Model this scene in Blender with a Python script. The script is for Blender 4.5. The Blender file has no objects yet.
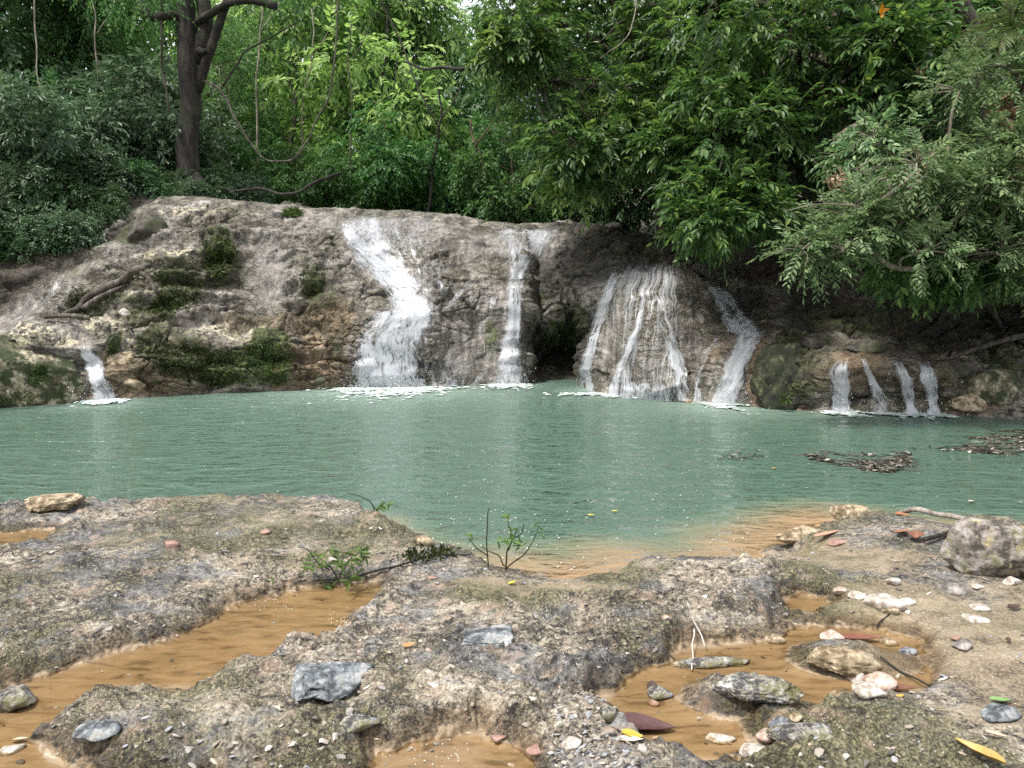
import bpy, bmesh, math, random
import numpy as np
from mathutils import Vector, Matrix
from mathutils.bvhtree import BVHTree

# ------------------------------------------------------------------ camera, sky, sun, exposure
SC = bpy.context.scene
COL = SC.collection
F = 760.0                                   # focal length in pixels of a 1024 px wide frame
PITCH = math.atan(84 / F)
EYE = np.array([0.0, 0.0, 1.8])             # metres above the pool's water (z = 0)
cam = bpy.data.cameras.new('camera')
cam.sensor_width = 36.0
cam.lens = 36.0 * F / 1024
cam.clip_end = 2000
cam_ob = bpy.data.objects.new('camera', cam)
cam_ob.location = EYE
cam_ob.rotation_euler = (math.pi / 2 - PITCH, 0, 0)
COL.objects.link(cam_ob)
SC.camera = cam_ob

SUN_EL, SUN_AZ = math.radians(62), math.radians(-125)   # azimuth clockwise from +Y: high, from the left behind the camera
world = bpy.data.worlds.new('World')
SC.world = world
world.use_nodes = True
wn = world.node_tree
sky = wn.nodes.new('ShaderNodeTexSky')
sky.sky_type = 'NISHITA'
sky.sun_disc = False
sky.sun_elevation = SUN_EL
sky.sun_rotation = SUN_AZ
sky.air_density = 0.8
sky.dust_density = 6.0
sky.ozone_density = 0.6
bg = wn.nodes['Background']
# broken bright cloud over the blue
wtc = wn.nodes.new('ShaderNodeTexCoord')
wno = wn.nodes.new('ShaderNodeTexNoise')
wno.inputs['Scale'].default_value = 2.2
wno.inputs['Detail'].default_value = 6
wn.links.new(wtc.outputs['Generated'], wno.inputs['Vector'])
wrp = wn.nodes.new('ShaderNodeValToRGB')
wrp.color_ramp.elements[0].position = .34
wrp.color_ramp.elements[1].position = .52
wn.links.new(wno.outputs[0], wrp.inputs[0])
wmx = wn.nodes.new('ShaderNodeMix')
wmx.data_type = 'RGBA'
wn.links.new(wrp.outputs[0], wmx.inputs[0])
wn.links.new(sky.outputs[0], wmx.inputs[6])
wmx.inputs[7].default_value = (5.4, 5.5, 5.7, 1)
wn.links.new(wmx.outputs[2], bg.inputs[0])
bg.inputs[1].default_value = 0.15
sun = bpy.data.lights.new('sun', 'SUN')
sun.energy = 3.0
sun.angle = math.radians(9)
sun.color = (1.0, 0.95, 0.87)
sun_ob = bpy.data.objects.new('sun', sun)
sd = Vector((math.sin(SUN_AZ) * math.cos(SUN_EL), math.cos(SUN_AZ) * math.cos(SUN_EL), math.sin(SUN_EL)))
sun_ob.rotation_euler = sd.to_track_quat('Z', 'Y').to_euler()
sun_ob.location = (-20, -20, 40)
COL.objects.link(sun_ob)
SC.view_settings.view_transform = 'Standard'
SC.view_settings.look = 'None'
SC.view_settings.exposure = 1.0
SC.view_settings.gamma = 1.0
SC.render.engine = 'CYCLES'
cy = SC.cycles
cy.max_bounces = 7
cy.diffuse_bounces = 3
cy.glossy_bounces = 3
cy.transmission_bounces = 4
cy.transparent_max_bounces = 24
cy.sample_clamp_indirect = 5.0
cy.sample_clamp_direct = 4.0
cy.use_denoising = False
try:
    cy.denoiser = 'OPENIMAGEDENOISE'
    cy.denoising_prefilter = 'ACCURATE'
except Exception:
    pass

# ------------------------------------------------------------------ pixel <-> world helpers (used to measure the place)
RNG = np.random.default_rng(7)
cp, sp = math.cos(PITCH), math.sin(PITCH)


def ray(px, py):
    a = (np.asarray(px, float) - 512) / F
    b = (384 - np.asarray(py, float)) / F
    return np.stack([a + 0 * b, cp + b * sp, -sp + b * cp + 0 * a], -1)


def at(px, py, Y):
    d = ray(px, py)
    return EYE + d * (np.asarray(Y, float) / d[..., 1])[..., None]


def onz(px, py, z):
    d = ray(px, py)
    return EYE + d * ((np.asarray(z, float) - EYE[2]) / d[..., 2])[..., None]


def project(P):
    P = np.asarray(P, float) - EYE
    x = P[..., 0]
    f = P[..., 1] * cp - P[..., 2] * sp
    u = P[..., 1] * sp + P[..., 2] * cp
    f = np.maximum(f, 0.05)
    return 512 + F * x / f, 384 - F * u / f


# ------------------------------------------------------------------ numpy noise
def _hash(ix, iy, iz, seed):
    h = (ix.astype(np.uint32) * np.uint32(374761393) + iy.astype(np.uint32) * np.uint32(668265263)
         + iz.astype(np.uint32) * np.uint32(2147483647) + np.uint32(seed * 1274126177 & 0xffffffff))
    h = (h ^ (h >> np.uint32(13))) * np.uint32(1274126177)
    h = (h ^ (h >> np.uint32(16))) * np.uint32(2246822519)
    return h ^ (h >> np.uint32(13))


def noise(P, seed=0):
    """gradient noise, about -1..1"""
    P = np.asarray(P, float)
    i = np.floor(P).astype(np.int64)
    f = P - i
    w = f * f * f * (f * (f * 6 - 15) + 10)
    out = 0
    for dx in (0, 1):
        for dy in (0, 1):
            for dz in (0, 1):
                h = _hash(i[..., 0] + dx, i[..., 1] + dy, i[..., 2] + dz, seed)
                gx = (h & np.uint32(1023)).astype(float) / 511.5 - 1
                gy = ((h >> np.uint32(10)) & np.uint32(1023)).astype(float) / 511.5 - 1
                gz = ((h >> np.uint32(20)) & np.uint32(1023)).astype(float) / 511.5 - 1
                d = gx * (f[..., 0] - dx) + gy * (f[..., 1] - dy) + gz * (f[..., 2] - dz)
                ww = ((w[..., 0] if dx else 1 - w[..., 0]) * (w[..., 1] if dy else 1 - w[..., 1])
                      * (w[..., 2] if dz else 1 - w[..., 2]))
                out = out + d * ww
    return out * 1.3


def fbm(P, octv=4, seed=0, gain=0.5, lac=2.03, mode=0):
    P = np.asarray(P, float)
    a, s, out = 1.0, 1.0, 0
    for o in range(octv):
        n = noise(P * s + 17.3 * o, seed + o)
        if mode == 1:
            n = 1 - 2 * np.abs(n)            # ridged
        elif mode == 2:
            n = 2 * np.abs(n) - 0.6          # billow
        out = out + a * n
        a *= gain
        s *= lac
    return out


def P2(x, y, k, z=0.0):
    return np.stack([x * k, y * k, np.full_like(x, z)], -1)


def sstep(a, b, x):
    t = np.clip((x - a) / (b - a), 0, 1)
    return t * t * (3 - 2 * t)


def cellnoise(x, y, k, seed=0):
    """2-D worley: distance to the nearest point, to the second nearest, and a random value of the cell"""
    X, Y = x * k, y * k
    ix, iy = np.floor(X).astype(np.int64), np.floor(Y).astype(np.int64)
    d1 = np.full(X.shape, 9.0)
    d2 = np.full(X.shape, 9.0)
    val = np.zeros(X.shape)
    z = np.zeros_like(ix)
    for a in (-1, 0, 1):
        for b in (-1, 0, 1):
            h = _hash(ix + a, iy + b, z, seed)
            qx = ix + a + (h & np.uint32(1023)).astype(float) / 1023
            qy = iy + b + ((h >> np.uint32(10)) & np.uint32(1023)).astype(float) / 1023
            v = ((h >> np.uint32(20)) & np.uint32(1023)).astype(float) / 1023
            d = np.hypot(X - qx, Y - qy)
            near = d < d1
            d2 = np.where(near, d1, np.minimum(d2, d))
            val = np.where(near, v, val)
            d1 = np.where(near, d, d1)
    return d1, d2, val


def poly_sd(x, y, poly):
    """signed distance to a polygon, positive inside"""
    poly = np.asarray(poly, float)
    d = np.full(x.shape, 1e9)
    ins = np.zeros(x.shape, bool)
    for (ax, ay), (bx, by) in zip(poly, np.roll(poly, -1, 0)):
        ex, ey = bx - ax, by - ay
        t = np.clip(((x - ax) * ex + (y - ay) * ey) / (ex * ex + ey * ey + 1e-12), 0, 1)
        d = np.minimum(d, np.hypot(x - ax - t * ex, y - ay - t * ey))
        c = ((ay > y) != (by > y)) & (x < ex * (y - ay) / (ey + 1e-12 if ey == 0 else ey) + ax)
        ins ^= c
    return np.where(ins, d, -d)


# ------------------------------------------------------------------ objects
def mesh_from(name, V, faces, mat=None, smooth=True, attrs=None, uv=None):
    """V (n,3); faces an (m,k) array or a list of such arrays"""
    if not isinstance(faces, list):
        faces = [faces]
    V = np.asarray(V, np.float32)
    me = bpy.data.meshes.new(name)
    me.vertices.add(len(V))
    me.vertices.foreach_set('co', V.ravel())
    loops = np.concatenate([f.ravel() for f in faces]).astype(np.int32)
    starts, s = [], 0
    for f in faces:
        starts.append(s + np.arange(len(f)) * f.shape[1])
        s += f.size
    starts = np.concatenate(starts).astype(np.int32)
    me.loops.add(len(loops))
    me.loops.foreach_set('vertex_index', loops)
    me.polygons.add(len(starts))
    me.polygons.foreach_set('loop_start', starts)
    me.polygons.foreach_set('use_smooth', np.full(len(starts), smooth))
    if mat:
        for m in (mat if isinstance(mat, list) else [mat]):
            me.materials.append(m)
    me.update(calc_edges=True)
    for k, a in (attrs or {}).items():
        at_ = me.attributes.new(k, 'FLOAT', 'POINT')
        at_.data.foreach_set('value', np.asarray(a, np.float32))
    if uv is not None:
        l = me.uv_layers.new(name='flow')
        l.data.foreach_set('uv', np.asarray(uv, np.float32)[loops].ravel())
    return me


def link(name, me, parent=None, loc=None):
    o = bpy.data.objects.new(name, me)
    COL.objects.link(o)
    if parent is not None:
        o.parent = parent
    if loc is not None:
        o.location = loc
    return o


def tag(o, label=None, cat=None, group=None, kind=None):
    if label:
        o['label'] = label
    if cat:
        o['category'] = cat
    if group:
        o['group'] = group
    if kind:
        o['kind'] = kind
    return o


def empty(name, loc=(0, 0, 0)):
    o = bpy.data.objects.new(name, None)
    o.empty_display_size = 0.2
    COL.objects.link(o)
    o.location = loc
    return o


def copy_thing(root, loc, rz=0.0, sc=1.0, label=None):
    c = root.copy()
    COL.objects.link(c)
    c.location = loc
    c.rotation_euler = (0, 0, rz)
    c.scale = (sc, sc, sc) if np.isscalar(sc) else sc
    if label:
        c['label'] = label
    for ch in list(root.children):
        d = ch.copy()
        COL.objects.link(d)
        d.parent = c
    return c


def grid_faces(nr, nc):
    i = np.arange(nr * nc).reshape(nr, nc)
    return np.stack([i[:-1, :-1].ravel(), i[:-1, 1:].ravel(), i[1:, 1:].ravel(), i[1:, :-1].ravel()], 1)


class Tubes:
    """tapered, slightly crooked tubes collected into one mesh"""
    def __init__(self, sides=8):
        self.V, self.Fq, self.n, self.sides = [], [], 0, sides

    def add(self, pts, r0, r1=None, sides=None, sub=4, wob=0.0, seed=0, lump=0.0):
        pts = np.asarray(pts, float)
        sides = sides or self.sides
        r = np.linspace(r0, r0 if r1 is None else r1, len(pts)) if np.isscalar(r0) else np.asarray(r0, float)
        n = (len(pts) - 1) * sub + 1
        t = np.linspace(0, len(pts) - 1, n)
        # Catmull-Rom
        i = np.minimum(t.astype(int), len(pts) - 2)
        u = (t - i)[:, None]
        ext = np.vstack([2 * pts[0] - pts[1], pts, 2 * pts[-1] - pts[-2]])
        p0, p1, p2, p3 = ext[i], ext[i + 1], ext[i + 2], ext[i + 3]
        C = 0.5 * (2 * p1 + (p2 - p0) * u + (2 * p0 - 5 * p1 + 4 * p2 - p3) * u ** 2 + (3 * p1 - p0 - 3 * p2 + p3) * u ** 3)
        R = np.interp(t, np.arange(len(pts)), r)
        if wob:
            C = C + wob * np.stack([noise(np.stack([t * 1.3 + seed * 9.1, t * 0 + k * 7.7, t * 0 + seed], -1), k) for k in range(3)], -1)
        T = np.gradient(C, axis=0)
        T /= np.linalg.norm(T, axis=1, keepdims=True) + 1e-9
        ref = np.array([0.31, 0.95, 0.05]) if abs(T[:, 2]).mean() > 0.5 else np.array([0.05, 0.1, 1.0])
        A = np.cross(T, ref)
        A /= np.linalg.norm(A, axis=1, keepdims=True) + 1e-9
        B = np.cross(T, A)
        th = np.arange(sides) / sides * 2 * math.pi
        ring = A[:, None] * np.cos(th)[None, :, None] + B[:, None] * np.sin(th)[None, :, None]
        RR = R[:, None] * np.ones(sides)
        if lump:
            q = C[:, None] + ring * R[:, None, None]
            RR = RR * (1 + lump * fbm(q * np.array([1, 1, 0.35]) / max(r.max(), 1e-3) * 0.9, 3, seed))
        V = C[:, None] + ring * RR[..., None]
        idx = self.n + np.arange(n * sides).reshape(n, sides)
        a, b = idx[:-1], idx[1:]
        q = np.stack([a, np.roll(a, -1, 1), np.roll(b, -1, 1), b], -1).reshape(-1, 4)
        self.V.append(V.reshape(-1, 3))
        self.Fq.append(q)
        self.n += n * sides
        # end caps: a tip vertex each
        for k, ri in ((0, 0), (1, n - 1)):
            self.V.append((C[ri] + (-1 if k == 0 else 1) * T[ri] * R[ri] * 0.4)[None])
            rg = idx[ri]
            tip = np.full(sides, self.n)
            f = np.stack([tip, np.roll(rg, -1), rg, rg], -1) if k == 0 else np.stack([tip, rg, np.roll(rg, -1), np.roll(rg, -1)], -1)
            self.Fq.append(f)
            self.n += 1

    def mesh(self, name, mat):
        V = np.concatenate(self.V)
        Fq = np.concatenate(self.Fq)
        tri = Fq[:, 2] == Fq[:, 3]
        fs = [Fq[~tri]]
        if tri.any():
            fs.append(Fq[tri][:, :3])
        return mesh_from(name, V, fs, mat)


# ------------------------------------------------------------------ materials
class G:
    def __init__(self, name):
        self.m = bpy.data.materials.new(name)
        self.m.use_nodes = True
        self.t = self.m.node_tree
        self.t.nodes.clear()
        self.out = self.t.nodes.new('ShaderNodeOutputMaterial')
        self.co = self.t.nodes.new('ShaderNodeTexCoord')

    def n(self, typ, out=0, ins=None, **attrs):
        nd = self.t.nodes.new('ShaderNode' + typ)
        for k, v in attrs.items():
            setattr(nd, k, v)
        for k, v in (ins or {}).items():
            s = nd.inputs[k]
            if isinstance(v, bpy.types.NodeSocket):
                self.t.links.new(v, s)
            else:
                if isinstance(v, tuple) and len(v) == 3 and s.type == 'RGBA':
                    v = v + (1.0,)
                s.default_value = v
        return nd.outputs[out]

    def noise(self, vec, scale, detail=6, rough=0.55, dist=0.0, out=0):
        return self.n('TexNoise', out, {'Vector': vec, 'Scale': scale, 'Detail': detail, 'Roughness': rough, 'Distortion': dist})

    def voro(self, vec, scale, feature='F1', out='Distance'):
        nd = self.t.nodes.new('ShaderNodeTexVoronoi')
        nd.feature = feature
        self.t.links.new(vec, nd.inputs['Vector'])
        nd.inputs['Scale'].default_value = scale
        return nd.outputs[out]

    def ramp(self, fac, stops, interp='LINEAR'):
        nd = self.t.nodes.new('ShaderNodeValToRGB')
        r = nd.color_ramp
        r.interpolation = interp
        while len(r.elements) < len(stops):
            r.elements.new(0.5)
        for e, (p, c) in zip(r.elements, stops):
            e.position = p
            e.color = (c, c, c, 1) if np.isscalar(c) else tuple(c) + (1,)
        self.t.links.new(fac, nd.inputs[0])
        return nd.outputs[0]

    def mix(self, fac, a, b, mode='MIX'):
        nd = self.t.nodes.new('ShaderNodeMix')
        nd.data_type = 'RGBA'
        nd.blend_type = mode
        for s, v in ((nd.inputs[0], fac), (nd.inputs[6], a), (nd.inputs[7], b)):
            if isinstance(v, bpy.types.NodeSocket):
                self.t.links.new(v, s)
            else:
                s.default_value = v if not isinstance(v, tuple) else v + (1,)
        return nd.outputs[2]

    def math(self, op, a, b=0.0, c=0.0, clamp=False):
        nd = self.t.nodes.new('ShaderNodeMath')
        nd.operation = op
        nd.use_clamp = clamp
        for s, v in zip(nd.inputs, (a, b, c)):
            if isinstance(v, bpy.types.NodeSocket):
                self.t.links.new(v, s)
            else:
                s.default_value = v
        return nd.outputs[0]

    def attr(self, name, out='Fac'):
        return self.n('Attribute', out, attribute_name=name)

    def map(self, vec, scale=(1, 1, 1), rot=(0, 0, 0)):
        return self.n('Mapping', 0, {'Vector': vec, 'Scale': scale, 'Rotation': rot})

    def bump(self, h, strength=0.5, dist=0.02, normal=None):
        i = {'Height': h, 'Strength': strength, 'Distance': dist}
        if normal:
            i['Normal'] = normal
        return self.n('Bump', 0, i)

    def bsdf(self, color, rough, normal=None, **kw):
        i = {'Base Color': color, 'Roughness': rough}
        if normal:
            i['Normal'] = normal
        i.update(kw)
        return self.n('BsdfPrincipled', 0, i)

    def done(self, shader):
        self.t.links.new(shader, self.out.inputs[0])
        return self.m


def leaf_material(name, stops, trans=0.35, rough=0.42, spec=0.4):
    g = G(name)
    rnd = g.n('NewGeometry', 'Random Per Island')
    oi = g.n('ObjectInfo', 'Random')
    col = g.ramp(rnd, stops)
    col = g.n('HueSaturation', 0, {'Hue': g.math('MULTIPLY_ADD', oi, 0.025, 0.495), 'Value': g.math('MULTIPLY_ADD', oi, 0.35, 0.82),
                                   'Saturation': 1.0, 'Fac': 1.0, 'Color': col})
    tcol = g.n('HueSaturation', 0, {'Hue': 0.49, 'Saturation': 1.1, 'Value': 1.5, 'Fac': 1.0, 'Color': col})
    a = g.bsdf(col, rough, **{'Specular IOR Level': spec})
    b = g.n('BsdfTranslucent', 0, {'Color': tcol})
    return g.done(g.n('MixShader', 0, {0: trans, 1: a, 2: b}))


def bark_material(name, c0, c1, c2, scale=6):
    g = G(name)
    v = g.map(g.co.outputs['Object'], (1, 1, 0.3))
    n1 = g.noise(v, scale, 8, 0.65)
    n2 = g.noise(g.co.outputs['Object'], scale * 0.4, 4)
    n3 = g.noise(g.map(g.co.outputs['Object'], (1, 1, .18)), scale * 3.2, 7, .7)
    n1 = g.math('ADD', g.math('MULTIPLY', n1, .5), g.math('MULTIPLY', n3, .5))
    col = g.ramp(n1, [(0.41, c0), (0.5, c1), (0.6, c2)])
    col = g.mix(g.ramp(n2, [(0.5, 0), (0.7, 0.6)]), col, (0.06, 0.075, 0.04))
    return g.done(g.bsdf(col, 0.9, g.bump(n1, 1.0, 0.10)))


def rock_material(name, stops, scale=6.0, moss=None, mosscov=0.5, rough=0.75, bump=0.03, spots=None):
    g = G(name)
    v = g.co.outputs['Object']
    n1 = g.noise(v, scale, 10, 0.62)
    n2 = g.noise(v, scale * 5, 6, 0.6)
    f = g.math('ADD', g.math('MULTIPLY', n1, 0.7), g.math('MULTIPLY', n2, 0.3))
    col = g.ramp(f, [(.5 + (p_ - .5) * .62, c_) for p_, c_ in stops])
    if spots:
        n4 = g.noise(v, scale * 1.7, 8, 0.7)
        col = g.mix(g.ramp(n4, [(0.56, 0), (0.62, 1)]), col, spots)
    r = rough
    if moss:
        n3 = g.noise(v, scale * 0.6, 8, 0.7)
        k = g.ramp(n3, [(1 - mosscov - 0.06, 0), (1 - mosscov + 0.06, 1)])
        mc = g.mix(n2, tuple(0.5 * c for c in moss), tuple(1.6 * c for c in moss))
        col = g.mix(k, col, mc)
    h = g.math('ADD', n1, g.math('MULTIPLY', n2, 0.35))
    return g.done(g.bsdf(col, r, g.bump(h, 0.7, bump)))

# ================================================================== THE GROUND: foreground rock shelf
SHORE_PX = [(-500, 512, .25), (-200, 502, .26), (0, 499, .27), (45, 494, .27), (75, 495, .3), (120, 492, .27), (200, 489, .28), (300, 487, .28),
            (358, 488, .28), (384, 499, .26), (408, 520, .22), (428, 542, .12), (450, 553, .08), (490, 566, .06), (530, 578, .05),
            (565, 585, .04), (592, 574, .05), (622, 556, .1), (662, 550, .16), (702, 546, .18), (758, 549, .15), (768, 534, .1),
            (800, 521, .15), (838, 500, .2), (868, 497, .25), (905, 502, .25), (945, 512, .22), (985, 516, .2), (1030, 520, .2),
            (1200, 528, .2), (1500, 545, .2)]
shore = np.array([onz(a, b, c)[:2] for a, b, c in SHORE_PX])
LAND = np.vstack([shore, [[9, -3], [-9, -3]]])

PUD_Z = 0.225
def pud_poly(px):
    return np.array([onz(a, b, PUD_Z)[:2] for a, b in px])
PUDDLES = [
    [(378, 583), (330, 586), (285, 592), (235, 604), (170, 640), (120, 652), (80, 665), (40, 676), (10, 690), (-40, 705), (-200, 730),
     (-200, 860), (260, 800), (120, 778), (52, 758), (36, 738), (66, 714), (110, 690), (150, 683), (200, 682), (250, 660), (290, 645), (330, 632), (350, 618), (372, 600)],
    [(-60, 530), (0, 532), (40, 529), (52, 534), (40, 543), (0, 549), (-60, 552)],
    [(368, 768), (380, 752), (420, 740), (470, 735), (520, 748), (532, 762), (528, 790), (380, 795)],
    [(612, 700), (640, 668), (690, 650), (745, 645), (780, 640), (785, 625), (830, 628), (880, 630), (918, 640), (928, 665), (930, 684),
     (900, 688), (865, 690), (830, 690), (812, 715), (790, 740), (740, 756), (690, 752), (650, 745), (622, 728)],
    [(786, 600), (800, 592), (822, 596), (828, 606), (812, 615), (790, 612)],
]
PUDW = [pud_poly(p) for p in PUDDLES]

# low mounds and ledges of the shelf: px, py, radius x, radius y (pixels), height (m)
BUMPS = [(690, 575, 110, 30, .13), (640, 600, 80, 40, .05), (850, 512, 55, 22, .12), (905, 520, 60, 14, .05), (500, 552, 40, 10, .06), (430, 560, 45, 10, .06),
         (395, 520, 26, 14, .09), (60, 505, 60, 9, .06), (200, 500, 60, 10, .04), (340, 492, 50, 6, .03),
         (220, 728, 125, 28, .08), (330, 672, 75, 30, .06), (430, 700, 110, 45, .05), (95, 720, 60, 26, .06),
         (120, 600, 120, 30, .05), (235, 570, 100, 16, .05), (40, 650, 60, 26, .04), (10, 700, 32, 22, .10),
         (490, 628, 60, 26, .07), (560, 650, 120, 60, .05), (610, 640, 60, 50, .05), (740, 690, 52, 20, .06), (845, 655, 50, 20, .05),
         (690, 640, 90, 18, .07), (840, 730, 150, 30, .03), (800, 720, 70, 30, .045), (600, 745, 60, 30, .06), (450, 655, 60, 20, .05),
         (835, 610, 50, 12, .03), (560, 730, 60, 20, .05)]
SAND_BLOBS = [(960, 640, 140, 75, 1), (900, 600, 90, 30, .9), (1000, 720, 130, 40, .7), (860, 560, 90, 24, .8), (800, 540, 60, 20, .9), (560, 590, 80, 14, .8),
              (430, 560, 40, 14, .5), (230, 500, 160, 9, .55), (60, 660, 70, 26, .35), (380, 560, 60, 20, .3), (320, 545, 90, 20, .2),
              (480, 585, 80, 14, .7), (900, 660, 90, 40, .8), (1150, 640, 200, 90, 1), (600, 560, 40, 10, .9)]


def blobs_xy(x, y, spec, zref=0.26, sharp=2.0):
    out = np.zeros(x.shape)
    for b in spec:
        c = onz(b[0], b[1], zref)
        rx = b[2] / F * np.hypot(c[1], 1.5)
        ry = abs(onz(b[0], b[1] - b[3], zref)[1] - onz(b[0], b[1] + b[3], zref)[1]) / 2
        r2 = ((x - c[0]) / rx) ** 2 + ((y - c[1]) / ry) ** 2
        out = np.maximum(out, b[4] * np.exp(-r2 ** (sharp / 2)))
    return out


def ground_fields(x, y, fine=True):
    """height and masks of the shelf"""
    n0 = fbm(P2(x, y, 0.9), 3, 3)
    wx = x + 0.09 * noise(P2(x, y, 4), 41) + 0.045 * noise(P2(x, y, 13), 42) + .015 * noise(P2(x, y, 40), 40)
    wy = y + 0.09 * noise(P2(x, y, 4), 43) + 0.045 * noise(P2(x, y, 13), 44) + .015 * noise(P2(x, y, 40), 49)
    d = poly_sd(wx, wy, LAND)
    pd = np.full(x.shape, -9.0)
    for p in PUDW:
        pd = np.maximum(pd, poly_sd(wx, wy, p) + .045)
    sand = np.clip(blobs_xy(wx, wy, SAND_BLOBS) + 0.25 * n0 - 0.05, 0, 1)
    steep = sstep(-0.6, 0.5, -x - 0.3)                        # the left part ends in a low rocky step
    inl = sstep(-0.05, 0.30, d) * steep + sstep(-0.1, 0.9, d) * (1 - steep)
    h = -0.03 + 0.30 * inl
    out = np.maximum(-d, 0)
    h -= out * (0.16 + 0.5 * steep) + 0.25 * sstep(.25, 1.5, out)
    h += np.where(d > 0, 0.018 * n0, 0)
    bs = 0
    for b in BUMPS:
        bs = np.maximum(bs, blobs_xy(wx, wy, [b], sharp=2.4))
    h += bs * 0.62
    rock = (1 - 0.86 * sand) * sstep(-0.25, 0.1, d)
    if fine:
        w = P2(x, y, 1.0)
        q = np.stack([w[..., 0] * 0.8 + 0.5 * w[..., 1], w[..., 1] * 1.5 - 0.3 * w[..., 0], w[..., 2]], -1)
        r1 = fbm(q * 2.6, 4, 11, mode=2, gain=.55)
        r2 = fbm(q * 9, 4, 21, mode=1, gain=.55)
        r3 = fbm(q * 26, 3, 31, gain=.6)
        ca, cb, cv = cellnoise(x + 0.05 * noise(P2(x, y, 7), 45), y + 0.05 * noise(P2(x, y, 7), 46), 6.5, 5)
        da, db, dv = cellnoise(x + 0.02 * noise(P2(x, y, 20), 47), y + 0.02 * noise(P2(x, y, 20), 48), 17, 6)
        plates = (cv - 0.5) * 0.045 * sstep(0.0, 0.42, cb - ca) + (dv - 0.5) * 0.024 * sstep(0.0, 0.5, db - da)
        rough_mask = rock * (0.55 + 0.45 * sstep(-.5, .5, noise(P2(x, y, 1.7), 51)))
        h += rough_mask * (0.042 * r1 + 0.024 * r2 + 0.010 * r3 + 1.35 * plates)
        h += (1 - rock) * 0.004 * fbm(w * 16, 3, 61) * sstep(-.4, .1, d)
        h += (1 - rock) * 0.010 * fbm(w * 4, 3, 63) * sstep(-.4, .1, d)
    # puddle basins: level sandy floors under a little water
    k = sstep(-0.07, 0.06, pd)
    isl = np.clip(blobs_xy(x, y, [(740, 690, 48, 17, 1), (845, 652, 46, 16, 1), (800, 722, 45, 22, .9), (880, 655, 40, 12, .6), (780, 700, 40, 10, .5)], sharp=3), 0, 1)
    k = k * (1 - isl)
    floor = PUD_Z - 0.012 + 0.006 * fbm(P2(x, y, 5) * np.array([.6, 1.4, 1]), 3, 71)
    lvl = PUD_Z + 0.022 + 0.04 * (1 - .6 * sand) * sstep(0, .4, -pd)
    low = np.minimum(h - lvl, 0)
    h = h - low * .72 * sstep(0.15, 0.5, d)
    h = np.where((pd < -.02) & (d > .4), np.maximum(h, PUD_Z + .006 + .3 * (h - PUD_Z)), h)
    h = h * (1 - k) + floor * k
    return h, dict(sand=sand, pud=k, land=d)


def ground_h(x, y):
    x, y = np.atleast_1d(np.asarray(x, float)), np.atleast_1d(np.asarray(y, float))
    return ground_fields(x, y)[0]


def on_ground(px, py):
    z = np.full(np.shape(np.atleast_1d(px)), 0.25)
    for _ in range(5):
        p = onz(px, py, z)
        p = np.atleast_2d(p)
        z = 0.5 * z + 0.5 * ground_h(p[:, 0], p[:, 1])
    return np.column_stack([p[:, 0], p[:, 1], ground_h(p[:, 0], p[:, 1])])


def axis(parts):
    return np.concatenate([np.linspace(a, b, n, endpoint=False) for a, b, n in parts] + [[parts[-1][1]]])


ga = axis([(-2.6, -0.76, 150), (-0.76, 0.76, 1050), (0.76, 2.6, 150)])
gy = np.concatenate([np.linspace(0.9, 2.1, 30, endpoint=False), np.exp(np.linspace(math.log(2.1), math.log(7.2), 620)), np.linspace(7.3, 9, 20)])
YY, AA = np.meshgrid(gy, ga, indexing='ij')
gx_ = (AA * np.hypot(YY, 0.3)).ravel()
gyy = YY.ravel()
gh, gm = ground_fields(gx_, gyy)
gh2 = gh.reshape(len(gy), len(ga))
for _ in range(2):
    gh2 = np.vstack([gh2[:1], .25 * gh2[:-2] + .5 * gh2[1:-1] + .25 * gh2[2:], gh2[-1:]])
gh = gh2.ravel()
edge = sstep(7.6, 9.0, gyy)
gh = gh - edge * 0.5


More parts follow.
